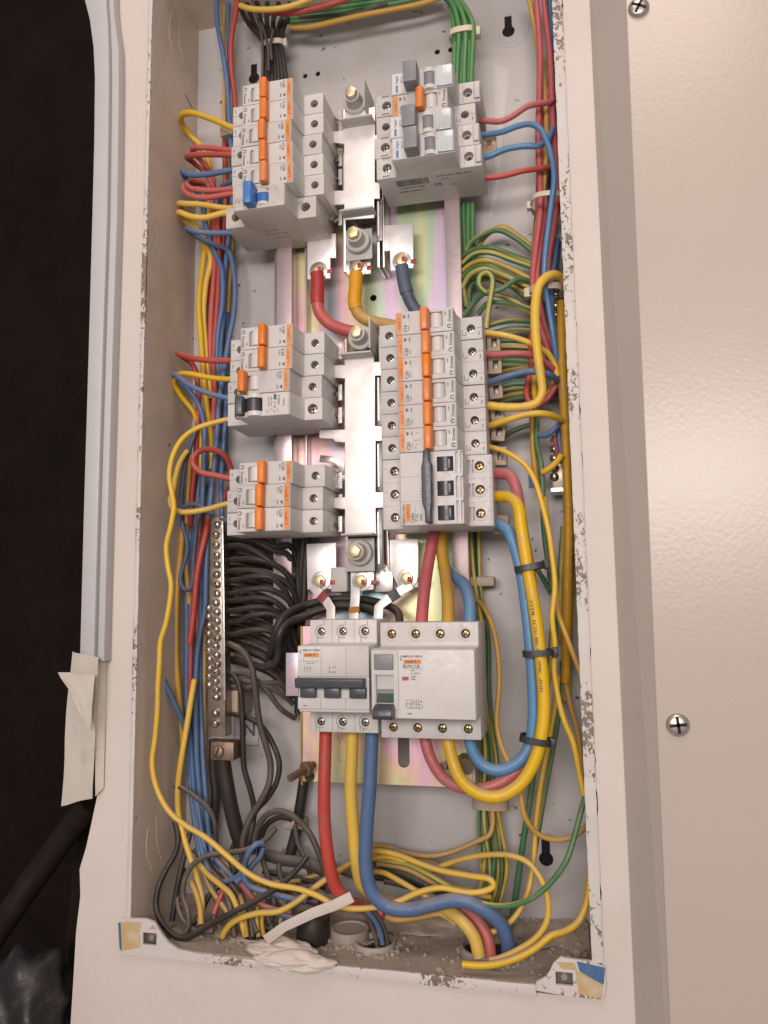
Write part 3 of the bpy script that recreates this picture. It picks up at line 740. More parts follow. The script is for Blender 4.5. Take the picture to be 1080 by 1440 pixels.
for k in range(3):
    ring(bm, (9.5, -0.25, -9 - 18 * k), (0, 1, 0), 4.7, 5.2, 0.3, 20, 0.2, 2.9); ring(bm, (75, -1.25, -8.5 - 18 * k), (0, 1, 0), 5.0, 5.6, 0.3, 20, 0.0, 3.0)
    box(bm, 0.4, 4.6, -.25, -.02, -7.2 - 18 * k, -6.8 - 18 * k); box(bm, 80.4, 84, -1.25, -1.02, -6.3 - 18 * k, -5.9 - 18 * k)
part('terminal_ring', bm, 'insulator_grey', t, local=True)
for k in range(3):
    terminal_screw(t, 9.5, -9 - 18 * k, 4, 3.5); terminal_screw(t, 75, -8.5 - 18 * k, 2.6, 3.6, 'screw_brass')

# ---- residual breaker with the blue switch under the upper left stack
t = thing('residual_breaker', 'residual breaker with a blue switch under the upper left stack', 'breaker', (XLC - 5.4, 1, 116.4))
cut = bmesh.new(); holes(cut, ((9.2, -9), (71.5, -9)), 4.0)
box(cut, 36, 49, -30, -17, -15.5, -2.6)
pf = [(0, 46), (0, 0), (17.4, 0), (18.4, -9), (18.4, -25), (19.4, -26), (61.5, -26), (62.5, -25), (63.4, -8), (65, -1), (80.5, -1), (81, 46), (58, 46), (57, 50), (28, 50), (27, 46)]
part('body', carve(P(pf, 'z', -0.1, -18.4), cut, bevel=0.45), 'breaker_plastic_aged', t, local=True)
part('toggle', P([(31.5, -25), (30.6, -35), (31.6, -36.5), (37.4, -36), (38.6, -32), (38.6, -25)], 'z', 0.4, -18.0), 'blue_toggle', t, bevel=0.8, local=True)
bm = bmesh.new(); cyl(bm, (43, -20.5, -5.6), (0, 0, -1), 6.6, 7.2, 24); o = part('toggle_barrel', bm, 'blue_toggle', t, local=True)
bm = bmesh.new(); cyl(bm, (43, -20.5, -2.8), (0, 0, -1), 6.4, 2.7, 24); cyl(bm, (43, -20.5, -12.9), (0, 0, -1), 6.4, 2.5, 24); part('toggle_guard', bm, 'barrel_plastic', t, local=True)
bm = bmesh.new()
for k in range(6): text(bm, ('AC22', '30mA', '240V~', '6kA', 'DPN', '50Hz')[k], 1.7, 20.4 + k * 1.75, -26.1, -10.5 + (k % 2), 90)
text(bm, '11', 2.4, 55.6, -26.1, -4.2, 0); text(bm, 'T', 1.8, 53, -26.1, -15.6); text(bm, '2P', 2.6, 66.0, -1.1, -5, 90); text(bm, '30', 2.6, 68.2, -1.1, -5, 90)
for j, s in enumerate(('AC 22 240V', '50Hz 30mA 3000', 'NF EN 61009')): text_bottom(bm, s, 2.6, 36 + 3 * j, 12 + j * 7, -18.52)
cyl(bm, (36, 1, -18.5), (0, 0, -1), .8, .05, 10)
flat('printed_marks', bm, 'print_grey', t)
part('test_window', B((27.4, 30, -26.2, -26.02, -15.2, -11)), 'wire_green', t, local=True, smooth=None)
terminal_screw(t, 9.2, -9, 5, 3.7, 'screw_brass'); terminal_screw(t, 71.5, -9, 4, 3.7)

# ---- residual breaker with the dark switch under the middle left stack
t = thing('residual_breaker', 'residual breaker with a dark switch and pink lettered label under the middle left stack', 'breaker', (XLC - 1.4, 0, -54.4))
cut = bmesh.new(); holes(cut, ((10, -9.5), (73.4, -9.2)), 4.2); box(cut, 20.5, 40.2, -32, -16, -14.4, -3.2)
pf = [(0, 45), (0, 0), (19.4, 0), (18.6, -6), (18.2, -23), (19.2, -24), (61.5, -24), (62.5, -23), (64.4, -8), (67, -1), (81.6, -1), (82, 45), (60, 45), (59, 49), (32, 49), (31, 45)]
part('body', carve(P(pf, 'z', -0.1, -18.2), cut, bevel=0.45), 'breaker_plastic', t, local=True)
part('toggle', P([(20.8, -14), (19.6, -30), (20.6, -31), (25.6, -30.4), (26.2, -14)], 'z', -2.2, -17.2), 'dark_toggle', t, bevel=0.6, local=True)
bm = bmesh.new(); cyl(bm, (32, -19.5, -4), (0, 0, -1), 6.6, 9.6, 24); part('toggle_barrel', bm, 'dark_toggle', t, local=True)
bm = bmesh.new(); cyl(bm, (33.4, -21, -0.4), (0, 0, -1), 6.9, 3.2, 24); cyl(bm, (33.4, -21, -14.2), (0, 0, -1), 6.9, 3.6, 24); part('toggle_guard', bm, 'barrel_plastic', t, local=True)
part('label_plate', B((41.0, 61.4, -24.25, -24.03, -17.6, -0.8)), 'white_label', t, local=True, smooth=None)
bm = bmesh.new(); text(bm, 'TJ 8340', 2.5, 53.6, -24.3, -6.0, -90); text(bm, 'C 16', 2.6, 50.6, -24.3, -9.8, -90); box(bm, 49.6, 51.8, -24.35, -24.28, -5.8, -1.4)
for k, s in enumerate(('DPN VIGI', '30mA 240V')): text(bm, s, 1.7, 47.6 - k * 2.1, -24.3, -7.0, -90)
for q in ((44.6, -14.6), (47.8, -13.2), (50.4, -15.2), (53.0, -14.2)): ring(bm, (q[0], -24.33, q[1]), (0, 1, 0), 0.8, 1.1, 0.05, 10, 0.6, 5.2)
flat('printed_marks', bm, 'print_dark', t)
bm = bmesh.new(); text(bm, 'clipsal', 2.5, 58.0, -24.3, -8.2, -90); flat('pink_lettering', bm, 'print_pink', t)
terminal_screw(t, 10, -9.5, 3, 3.8); terminal_screw(t, 73.4, -9.2, 3, 3.9)

# ---- upper right stack: three grey-switch modules and one orange-switch breaker
zUR = at(527, 137, 0).z; xUR = at(527, 137, 0).x
def make_grey():
    t = thing('circuit_breaker', 'x', 'breaker', (0, 0, 0))
    cut = bmesh.new(); holes(cut, ((8.6, -9), (75, -9)), 3.8)
    box(cut, 44, 52.5, -31, -19, -15.2, -3)
    for z in (-16.4, -1.2): box(cut, 5, 11, -3, 1.4, z - 1, z + 1)
    pf = [(0, 46), (0, 0), (16, 0), (17.6, -6), (17.8, -23), (18.6, -24), (66, -24), (67, -23), (67.4, -6), (68.2, 0), (85, 0), (85, 46)]
    part('body', carve(P(pf, 'z', -0.12, -17.88), cut, bevel=0.4), 'breaker_plastic', t, local=True)
    part('toggle', B((30, 40.5, -37.5, -23.4, -17.5, -0.4)), 'grey_toggle', t, bevel=0.7, local=True)
    bm = bmesh.new(); cyl(bm, (48, -19.4, -3.2), (0, 0, -1), 6.2, 11.6, 24); o = part('toggle_barrel', bm, 'grey_toggle', t, local=True)
    bm = bmesh.new(); cyl(bm, (48, -20.2, -0.4), (0, 0, -1), 6.0, 3.4, 24); cyl(bm, (48, -20.2, -14.4), (0, 0, -1), 6.0, 3.2, 24); part('toggle_guard', bm, 'barrel_plastic', t, local=True)
    part('label_plate', B((18.8, 29.4, -24.22, -24.03, -17.4, -0.6)), 'white_label', t, local=True, smooth=None)
    part('blue_bar', B((21.6, 23.4, -24.36, -24.24, -16.4, -10.4)), 'label_blue', t, local=True, smooth=None)
    bm = bmesh.new(); text(bm, 'hager', 3.0, 22.4, -24.3, -5.6, 90); flat('lettering', bm, 'label_blue', t)
    bm = bmesh.new(); text(bm, 'MT116', 1.9, 26.4, -24.3, -6, 90); text(bm, 'C16 6kA', 1.5, 28.4, -24.3, -8, 90); cyl(bm, (2.4, -.1, -9), (0, 1, 0), .5, .05, 8)
    for b_ in ((69, 70, -9, -8.7),): box(bm, b_[0], b_[1], -.12, -.05, b_[2], b_[3])
    box(bm, 71.2, 71.45, -.12, -.05, -17, -1); box(bm, 79.8, 80.05, -.12, -.05, -17, -1)
    flat('printed_marks', bm, 'print_grey', t)
    part('label_window', B((54, 66.4, -26.2, -24.05, -17.4, -0.8)), 'clear_window', t, bevel=0.5, local=True)
    part('window_bar', B((55.2, 56.4, -26.7, -26.22, -17, -1.2), (61, 61.4, -26.6, -26.22, -16.6, -1.4)), 'barrel_plastic', t, local=True, smooth=None)
    part('terminal_cage', B((80.6, 84.6, -2.4, -0.1, -15.6, -2.2)), 'breaker_plastic', t, bevel=0.3, local=True)
    terminal_screw(t, 8.6, -9, 3.5, 3.5); terminal_screw(t, 75, -9, 7, 3.4)
    return t
g0 = make_grey()
for k, lab in ((0, 'top grey-switch breaker of the upper right stack, under the green wires'), (2, 'grey-switch breaker right below the orange one in the upper right stack'), (3, 'lowest grey-switch breaker of the upper right stack, barcode on its underside')):
    o = g0 if k == 0 else copy_tree(g0)
    o.location = Vector((xUR + (1.2, 0, -0.4, 0.8)[k], 0, zUR - 18 * k)) * MM
    tag(o, lab, 'breaker', 'grey-switch breakers in the upper right stack')
    low = o
mcb(xUR + 1.0, 0.5, zUR - 18, 'C20', 'orange-switch breaker between grey switches in the upper right stack', 'orange breaker among grey ones')
# barcode and lettering printed on the underside of the lowest one
bm = bmesh.new(); x = 14.0; rnd = random.Random(3)
while x < 40:
    w_ = rnd.choice((0.35, 0.6, 0.9)); box(bm, x, x + w_, 6, 15, -18.06, -17.97); x += w_ + rnd.choice((0.35, 0.6))
text_bottom(bm, '3 250614 312083', 3.0, 26, 18.5, -18.02); text_bottom(bm, 'MADE IN FRANCE', 2.4, 24, 24, -18.02); text_bottom(bm, 'CE', 5, 47, 19, -18.02)
text_bottom(bm, 'NF EN 60898  6000  230V~', 2.6, 62, 7, -18.02); text_bottom(bm, '2 / 4', 3, 54, 12, -18.02); text_bottom(bm, 'C16', 3, 60, 22, -18.02)
flat('underside_print', bm, 'print_dark', low)

# ---- main three-pole switch and four-pole residual current device, terminals up and down
def up_profile(hgt, a, b, nose, back=44.0):
    return [(back, 0), (0, 0), (0, -a + 1), (-3, -a), (nose + .8, -a), (nose, -a - .8), (nose, -b + .8), (nose + .8, -b), (-3, -b), (0, -b - 1), (0, -hgt), (back, -hgt)]
Ym = -17.7
xs, zs = at(436, 872, Ym).x, at(436, 872, Ym).z
t = thing('main_switch', 'three-pole main switch with linked black levers in front of the lower plate', 'switch', (xs, Ym, zs))
W3 = 51.5; kx = 54.0 / 390
zz = lambda zy: -17.5 - (zy - 180) * 0.1306
cut = bmesh.new(); TX = [(165 - 100) * W3 / 375, (287 - 100) * W3 / 375, (410 - 100) * W3 / 375]
for x in TX: cyl(cut, (x, -3, -8.5), (0, 1, 0), 3.2, 8, 20); cyl(cut, (x - .6, -3, -74), (0, 1, 0), 3.2, 8, 20)
part('body', carve(P(up_profile(81.5, 17.5, 64.2, -24), 'x', 0, W3), cut, bevel=0.4), 'breaker_plastic', t, local=True)
# the front block overhangs a little to the left
part('front_cover', P([(-24.1, zz(182)), (-25, zz(186)), (-25, zz(345)), (-22, zz(350)), (-22, zz(455)), (-25, zz(460)), (-25, zz(518)), (-24.1, zz(522))], 'x', -0.6, W3 + .3), 'breaker_plastic', t, bevel=0.3, local=True)
bx = lambda zx: (zx - 55) * kx - 0.6
part('lever_bar', P([(-25, zz(352)), (-33, zz(350)), (-34, zz(358)), (-33.4, zz(398)), (-31, zz(404)), (-25, zz(404))], 'x', bx(58), bx(418)), 'dark_toggle', t, bevel=0.5, local=True)
for a_, b_ in ((75, 155), (203, 284), (336, 420)):
    part('lever', B((bx(a_), bx(b_), -29, -21.5, zz(456), zz(402))), 'dark_toggle', t, bevel=0.5, local=True)
bm = bmesh.new()
for a_ in (180, 312): box(bm, bx(a_), bx(a_) + .18, -25.08, -25.02, zz(345), zz(188)); box(bm, bx(a_ - 4), bx(a_ - 4) + .18, -25.08, -25.02, zz(518), zz(462))
text(bm, 'MERLIN GERIN', 2.0, bx(128), -25.1, zz(206)); text(bm, '125A  415V~', 1.2, bx(124), -25.1, zz(276)); box(bm, bx(84), bx(168), -25.1, -25.03, zz(266), zz(264.5)); box(bm, bx(84), bx(85.5), -25.1, -25.03, zz(266), zz(250))
for k in range(3): box(bm, bx(90 + k * 15), bx(92 + k * 15), -25.1, -25.03, zz(325), zz(292)); text(bm, 'x', 1.5, bx(94 + k * 15), -25.1, zz(300))
text(bm, '1-ON', 1.3, bx(248), -25.1, zz(296)); text(bm, '0-OFF', 1.3, bx(248), -25.1, zz(323)); text(bm, '14660', 1.3, bx(92), -25.1, zz(502))
for z_ in (298, 322): cyl(bm, (bx(225), -25.05, zz(z_)), (0, -1, 0), .5, .05, 10)
text(bm, 'o', 2.4, bx(68), -25.1, zz(206)); text(bm, 'o', 2.4, bx(68), -25.1, zz(216)); box(bm, bx(224.5), bx(226), -25.1, -25.03, zz(322), zz(298))
flat('printed_marks', bm, 'print_dark', t)
part('label_strip', B((bx(86), bx(168), -25.2, -25.04, zz(242), zz(220))), 'strip_orange', t, local=True, smooth=None)
bm = bmesh.new(); text(bm, 'multi 9', 2.6, bx(120), -25.3, zz(231)); flat('strip_lettering', bm, 'print_dark', t)
bm = bmesh.new()
for x in TX:
    ring(bm, (x, -.3, -8.5), (0, 1, 0), 4.4, 4.9, .3, 20, 1.2, 4.9); ring(bm, (x - .6, -.3, -74), (0, 1, 0), 4.4, 4.9, .3, 20, 1.2, 4.9)
    box(bm, x + 1.8, x + 2.2, -.25, -.02, -4, -0.4); box(bm, x - 2.2, x - 1.8, -.25, -.02, -81, -78.4); box(bm, x - 3.4, x - 2.9, -.25, -.02, -17, -12.4); box(bm, x - 4.6, x - 4.2, -.25, -.02, -81, -76)
for k in (1, 2): box(bm, W3 * k / 3 - .15, W3 * k / 3 + .15, -.12, -.02, -17, -.3); box(bm, W3 * k / 3 - .15, W3 * k / 3 + .15, -.12, -.02, -81, -65)
part('terminal_ring', bm, 'print_grey', t, local=True)
for x in TX: terminal_screw(t, x, -8.5, 2.4, 3.0); terminal_screw(t, x - .6, -74, 2.4, 3.0)

t = thing('residual_current_device', 'white four-pole residual current device with dark lever beside the main switch', 'switch', (1.5, Ym, -232.3))
qx = lambda zx: (zx - 455) * 0.1306; qz = lambda zy: -17.5 - (zy - 192) * 0.1306
TX4 = [(z_ - 483) * 72 / 530 for z_ in (547, 678, 810, 945)]
cut = bmesh.new()
for x in TX4: cyl(cut, (x, -3, -8.2), (0, 1, 0), 3.4, 8, 20); cyl(cut, (x + .2, -3, -74.6), (0, 1, 0), 3.4, 8, 20); box(cut, x - 5.2, x + 4.6, -3, 2.6, -67.8, -66.0)
part('body', carve(P(up_profile(82, 17.5, 65.2, -23), 'x', 0, 72), cut, bevel=0.4), 'breaker_plastic', t, local=True)
cut = B((qx(476), qx(574), -40, -20, qz(412), qz(330)), (qx(478), qx(578), -40, -18, qz(545), qz(410)))
part('front_cover', carve(P([(-23.1, qz(193)), (-26, qz(197)), (-26, qz(553)), (-23.1, qz(557))], 'x', -0.4, 71.8), cut, bevel=0.5), 'breaker_plastic', t, local=True)
part('lever_frame', carve(B((qx(459), qx(600), -27.2, -25.8, qz(505), qz(198))), B((qx(472), qx(576), -40, -20, qz(520), qz(322)), (qx(469), qx(577), -30, -26.6, qz(302), qz(218)))), 'barrel_plastic', t, local=True)
part('test_button', B((qx(472), qx(574), -28, -26.2, qz(300), qz(221))), 'grey_toggle', t, bevel=0.4, local=True)
bm = bmesh.new(); cyl(bm, (qx(480), -19, qz(440)), (1, 0, 0), 6.2, qx(575) - qx(480), 24); part('lever_barrel', bm, 'grey_toggle', t, local=True)
part('position_window', B((qx(484), qx(572), -25.6, -25.2, qz(470), qz(425))), 'window_green', t, local=True)
part('lever', P([(-22, qz(482)), (-30, qz(480)), (-37, qz(500)), (-38, qz(535)), (-35, qz(552)), (-24, qz(556))], 'x', qx(475), qx(580)), 'dark_toggle', t, bevel=0.8, local=True)
part('label_strip', B((qx(630), qx(722), -26.2, -26.04, qz(269), qz(248))), 'strip_orange', t, local=True, smooth=None)
bm = bmesh.new(); text(bm, 'multi 9', 2.5, qx(668), -26.3, qz(258.5)); flat('strip_lettering', bm, 'print_dark', t)
bm = bmesh.new()
text(bm, 'MERLIN GERIN', 2.1, qx(678), -26.1, qz(232)); text(bm, 'ID/RCCB', 3.0, qx(670), -26.1, qz(283)); box(bm, qx(632), qx(724), -26.1, -26.03, qz(296), qz(294.5))
text(bm, '63A', 1.7, qx(677), -26.1, qz(304)); text(bm, 'Un 415V~', 1.6, qx(692), -26.1, qz(320)); text(bm, '0,03A', 1.5, qx(682), -26.1, qz(336)); text(bm, '3000', 1.5, qx(680), -26.1, qz(350)); text(bm, '16258', 1.4, qx(656), -26.1, qz(528))
text(bm, 'o', 2.6, qx(616), -26.1, qz(230)); text(bm, 'o', 2.6, qx(616), -26.1, qz(243)); box(bm, qx(609), qx(623), -26.1, -26.03, qz(254), qz(252)); box(bm, qx(632), qx(633.5), -26.1, -26.03, qz(294), qz(276))
for k in range(4): box(bm, qx(668 + k * 13), qx(669.6 + k * 13), -26.1, -26.03, qz(505), qz(450)); text(bm, '/', 2.2, qx(665 + k * 13), -26.1, qz(466))
for z_ in (478, 498): box(bm, qx(645), qx(712), -26.1, -26.03, qz(z_), qz(z_ - 1.6))
ring(bm, (qx(650), -26.1, qz(488)), (0, 1, 0), 1.5, 1.75, .05, 14); ring(bm, (qx(717), -26.1, qz(490)), (0, 1, 0), 1.3, 1.55, .05, 14); box(bm, qx(640), qx(641.5), -26.1, -26.03, qz(490), qz(458)); box(bm, qx(640), qx(660), -26.1, -26.03, qz(459.5), qz(458)); text(bm, '+', 3, qx(720), -26.1, qz(466))
flat('printed_marks', bm, 'print_dark', t)
part('status_mark', B((qx(620), qx(655), -26.2, -26.04, qz(356), qz(337))), 'mark_red', t, local=True, smooth=None)
bm = bmesh.new()
for x in TX4:
    ring(bm, (x, -.3, -8.2), (0, 1, 0), 4.6, 5.1, .3, 20, 1.2, 4.9); ring(bm, (x + .2, -.3, -74.6), (0, 1, 0), 4.6, 5.1, .3, 20, 1.4, 5.2)
    box(bm, x - 3.0, x - 2.5, -.25, -.02, -4, -0.3); box(bm, x - 2.9, x - 2.4, -.25, -.02, -81.6, -79)
part('terminal_ring', bm, 'insulator_grey', t, local=True)
for x in TX4: terminal_screw(t, x, -8.2, 2.4, 3.1, 'screw_brass'); terminal_screw(t, x + .2, -74.6, 2.4, 3.1, 'screw_brass')
# ================================================================ mounting plates, rails and busbars
pl = thing('mounting_plate', 'iridescent passivated steel mounting plate with two upright rails behind the breakers', 'mounting plate', (-15, 62, -235))
cut = bmesh.new(); c = at(525, 419, 62); cyl(cut, (c.x, 55, c.z), (0, 1, 0), 3.0, 16, 18)
part('plate', carve(B((-92, 58, 62, 64, -236, 214)), cut), 'chromate_plate', pl, smooth=None)
part('rail', P([(-105, 47), (-91, 47), (-91, 61.8), (-92.4, 61.8), (-92.4, 48.4), (-105, 48.4)], 'z', -236, 214), 'chromate_rail', pl, bevel=0.3)
part('rail', P([(-80.5, 61.8), (-80.5, 52), (-79, 52), (-79, 61.8)], 'z', -236, 214), 'chromate_rail', pl, bevel=0.2)
part('rail', P([(46.8, 61.8), (46.8, 46), (59.6, 46), (59.6, 61.8), (58.4, 61.8), (58.4, 47.4), (48, 47.4), (48, 61.8)], 'z', -236, 214), 'chromate_rail', pl, bevel=0.3)
part('plate_tray', B((-108, -105.2, 49, 77.5, -236, 214)), 'dark_steel', pl, smooth=None)

LY = 28.0
lp = thing('lower_plate', 'yellow pink passivated steel plate under the main switch', 'mounting plate', (-8, LY, -360))
zl0, zl1 = at(540, 1103, LY).z, at(540, 880, LY).z
xl0, xl1 = at(426, 1000, LY).x, at(662, 1000, LY).x
cut = bmesh.new(); c = at(568, 1071, LY); cyl(cut, (c.x, LY - 4, c.z), (0, 1, 0), 4.6, 10, 20); box(cut, c.x - 4.6, c.x + 4.6, LY - 4.1, LY + 6.1, c.z, c.z + 30)
c = at(432, 1092, LY); cyl(cut, (c.x + 2, LY - 4, c.z), (0, 1, 0), 4.4, 10, 18)
part('plate', carve(B((xl0, xl1, LY, LY + 2, zl0, zl1)), cut), 'chromate_lower', lp, smooth=None)
part('side_flange', P([(xl0 - 0.2, LY), (xl0 - 0.2, LY + 34), (xl0 - 2, LY + 34), (xl0 - 2, LY)], 'z', zl0 - 3, zl1), 'chromate_edge', lp, smooth=None)
part('side_flange', P([(xl1 + 0.2, LY), (xl1 + 0.2, LY + 34), (xl1 + 2, LY + 34), (xl1 + 2, LY)], 'z', zl0, zl1), 'zinc', lp, smooth=None)
a, b = at(402, 918, LY - 3), at(429, 979, LY - 3)
part('mounting_tab', B((a.x, b.x, LY - 3, LY - 1.4, b.z, a.z)), 'chromate_tab', lp, bevel=0.3)
for px, py, tip in ((441, 1075, (-9, -22, -5)), (641, 1076, (-5, -18, 3))):
    c = at(px, py, LY); d = Vector(tip); bm = bmesh.new(); cyl(bm, c, d, 2.9, d.length + 4, 14); o = part('stud', bm, 'rusty_steel', lp)
    bm = bmesh.new(); cyl(bm, c + d * 0.25, d, 6.0, 5, 6); part('nut', bm, 'rusty_steel' if px < 500 else 'screw_steel', o, bevel=0.4)
bm = bmesh.new(); c = at(655, 1062, 40); cyl(bm, c, (0.1, -1, -0.2), 6.5, 22, 16); part('spacer_sleeve', bm, 'rusty_steel', lp)
bm = bmesh.new()
for k in range(6): c = at(476 + (k % 2), 1036 + k * 6.5, LY - .2); box(bm, c.x, c.x + .5, LY - .25, LY - .1, c.z - 2, c.z)
flat('scratches', bm, 'rusty_steel', lp, local=False)

bb = thing('busbar_assembly', 'silver busbar assembly down the middle between the breaker stacks', 'busbar', (-24, 50, -195))
SY = 30.0
def shroud(pts, top, bottom, xa, xb):
    o = part('shroud', plate(pts, SY, SY + 1.6), 'shroud_zinc', bb, bevel=0.3)
    for z, depth in ((top, 13), (bottom, 13)):
        if z is not None: part('end_lip', B((xa - .6, xb + .6, SY - depth, SY + 1.4, z - 0.8, z + 0.8)), 'insulator_grey', o, bevel=0.4)
    return o
z1t, z1b = at(505, 163, SY).z, at(500, 304, SY).z
shroud([(484, 158), (527, 150), (527, 190), (534, 190), (534, 196), (527, 196), (527, 256), (534, 258), (534, 279), (526, 279), (526, 306), (484, 309),
        (484, 287), (467, 288), (467, 268), (484, 268), (484, 202), (466, 200), (466, 185), (484, 184)], z1t - 9, z1b, at(484, 200, SY).x, at(527, 200, SY).x)
z2t, z2b = at(505, 499, SY).z, at(500, 753, SY).z
shroud([(485, 498), (524, 494), (526, 509), (535, 509), (536, 528), (527, 528), (527, 599), (537, 599), (537, 620), (528, 620), (528, 692), (540, 692), (540, 714), (528, 714), (529, 753), (485, 753),
        (485, 716), (467, 714), (467, 700), (485, 699), (485, 622), (472, 621), (468, 617), (449, 616), (449, 605), (485, 604), (485, 532), (467, 531), (467, 514), (485, 513)], z2t - 2, z2b, at(485, 600, SY).x, at(527, 600, SY).x)
for x0, x1, y0, y1, mat in ((-40.5, -38.2, 37, 60, 'zinc'), (-10.2, -8.2, 36, 60, 'zinc'), (-5.6, -4.4, 37, 60, 'zinc'), (-34, -14, 48, 60, 'dark_steel')):
    for za, zb in ((214, at(530, 386 if mat == 'zinc' else 306, 50).z), (at(530, 480 if mat == 'zinc' else 500, 50).z, -192)):
        part('bus_bar', B((x0, x1, y0, y1, zb, za)), mat, bb, bevel=0.2)
for ya, yb in ((200, 258), (280, 338), (527, 598), (620, 691), (715, 800)):
    a, b = at(529, ya, 34), at(538, yb, 34); part('contact_slot', B((a.x, b.x, 34, 40, b.z, a.z)), 'dark_steel', bb, bevel=0.3)
    part('contact_blade', B((a.x + 1.4, a.x + 2.6, 32.6, 34.2, b.z + 4, a.z - 3)), 'zinc_bright', bb)
def ribbon(path, widths, th):
    """flat bar along path (world points); width lies across the path in the x-z plane"""
    bm = bmesh.new(); R = []
    for i, c in enumerate(path):
        a = path[max(0, i - 1)]; b = path[min(len(path) - 1, i + 1)]; d = (b - a); d2 = Vector((d.x, 0, d.z)); d2 = d2.normalized() if d2.length > 1e-6 else Vector((0, 0, -1))
        s = Vector((-d2.z, 0, d2.x)) * widths[i] / 2; nrm = d.normalized().cross(s.normalized()) * th / 2
        R.append([bm.verts.new(q) for q in (c - s - nrm, c + s - nrm, c + s + nrm, c - s + nrm)])
    for a, b in zip(R, R[1:]):
        for k in range(4): bm.faces.new((a[k], a[(k + 1) % 4], b[(k + 1) % 4], b[k]))
    bm.faces.new(R[0][::-1]); bm.faces.new(R[-1])
    return bm
for px, py in ((469, 166), (469, 194), (469, 223), (470, 249), (466, 306), (469, 494), (470, 552), (470, 584), (472, 676), (471, 706), (471, 737)):
    o = part('contact_clip', ribbon([at(461, py, 42), at(465, py, 33), at(469, py, 31), at(473, py + 3, 36), at(474, py + 5, 46)], [4.6, 4.6, 5.2, 5.2, 5.2], 0.9), 'zinc', bb, bevel=0.2)
    part('clip_plate', B((at(476, py, 38).x, at(481, py, 38).x, 38, 39, at(476, py + 11, 38).z, at(476, py - 11, 38).z)), 'zinc', o)
part('contact_fork', ribbon([at(450, 645, 40), at(462, 646, 38), at(472, 648, 38), at(480, 655, 40), at(481, 668, 42)], [6, 6, 5, 6, 6], 1.2), 'zinc', bb, bevel=0.3)
part('colour_clip', B((at(475, 215, 40).x, at(483, 215, 40).x, 39, 44, at(475, 218, 40).z, at(475, 203, 40).z)), 'yellow_green_clip', bb)
def hexbolt(parent, c, d, r, h, mat, washer=0.0, wm='zinc'):
    d = Vector(d).normalized(); bm = bmesh.new(); cyl(bm, c, d, r, h, 6); o = part('bolt', bm, mat, parent, bevel=r * 0.07)
    bm = bmesh.new(); cyl(bm, Vector(c) + d * h, d, r * 0.7, 0.3, 16); part('bolt_head', bm, mat, o, bevel=0.1)
    if washer:
        bm = bmesh.new(); cyl(bm, Vector(c) + d * 0.05, d, washer, 1.6, 24); part('washer', bm, wm, o, bevel=0.3)
    return o
for px, py, m in ((492, 127, 1), (495, 325, 0), (499, 465, 1), (497, 775, 0)):
    c = at(px, py, 12)
    prof = [(10.6, 46), (10.6, 29), (9.8, 28), (7.4, 28), (7.0, 27), (6.6, 18)]
    bm = bmesh.new(); Rr = []
    for r, y in prof: Rr.append([bm.verts.new((c.x + r * math.cos(2 * math.pi * i / 28), y, c.z + r * math.sin(2 * math.pi * i / 28))) for i in range(28)])
    for a, b in zip(Rr, Rr[1:]):
        for i in range(28): bm.faces.new((a[i], a[(i + 1) % 28], b[(i + 1) % 28], b[i]))
    bm.faces.new(Rr[-1]); bm.faces.new(Rr[0][::-1])
    o = part('insulator', bm, 'insulator_grey', bb)
    hexbolt(o, (c.x, 17.9, c.z), (0, -1, 0), 5.2, 5.0, 'bolt_passivated')
    if m == 0: part('support_bracket', B((c.x - 11.5, c.x + 11.5, 34, 35.4, c.z - 15, c.z + 12)), 'insulator_grey', bb, bevel=0.3)
    else: part('support_bracket', B((c.x + 10.4, c.x + 11.8, 16, 50, c.z - 14, c.z + 12)), 'insulator_grey', bb, bevel=0.3)
TY = 41.0
for pts, bolt, lab in (([(432, 330), (472, 328), (472, 362), (464, 362), (464, 391), (432, 393)], (445, 377), 1), ([(486, 360), (521, 357), (521, 384), (488, 387)], (501, 372), 1), ([(541, 317), (581, 314), (581, 376), (549, 381), (548, 352), (541, 353)], (563, 363), 1),
                  ([(431, 765), (472, 763), (472, 828), (432, 829)], (448, 817), 0), ([(493, 797), (525, 797), (525, 829), (493, 833)], (506, 817), 0), ([(548, 759), (588, 758), (588, 826), (561, 827), (548, 801)], (571, 813), 0)):
    o = part('bus_tab', plate(pts, TY, TY + 3), 'zinc_bright', bb, bevel=0.4)
    c = at(bolt[0], bolt[1], TY - 7); h = hexbolt(o, (c.x, TY, c.z), (0, -1, 0), 5.4, 6.4, 'bolt_passivated', 8.2)
    bm = bmesh.new(); box(bm, c.x + 1.0, c.x + 4.2, TY - 7.1, TY - 6.3, c.z - 3.2, c.z + 1.2); box(bm, c.x + 8.0, c.x + 12.4, TY - 1.2, TY - .1, c.z - 3, c.z + 0.6)
    part('paint_mark', bm, 'red_paint', o, bevel=0.25)
part('spacer_block', B((at(466, 800, 44).x, at(490, 800, 44).x, 40, 58, at(470, 833, 40).z, at(470, 797, 40).z)), 'insulator_grey', bb, bevel=2.0)
part('spacer_block', B((at(527, 800, 48).x, at(553, 800, 48).x, 46, 58, at(540, 833, 46).z, at(540, 795, 46).z)), 'zinc', bb, bevel=1.0)
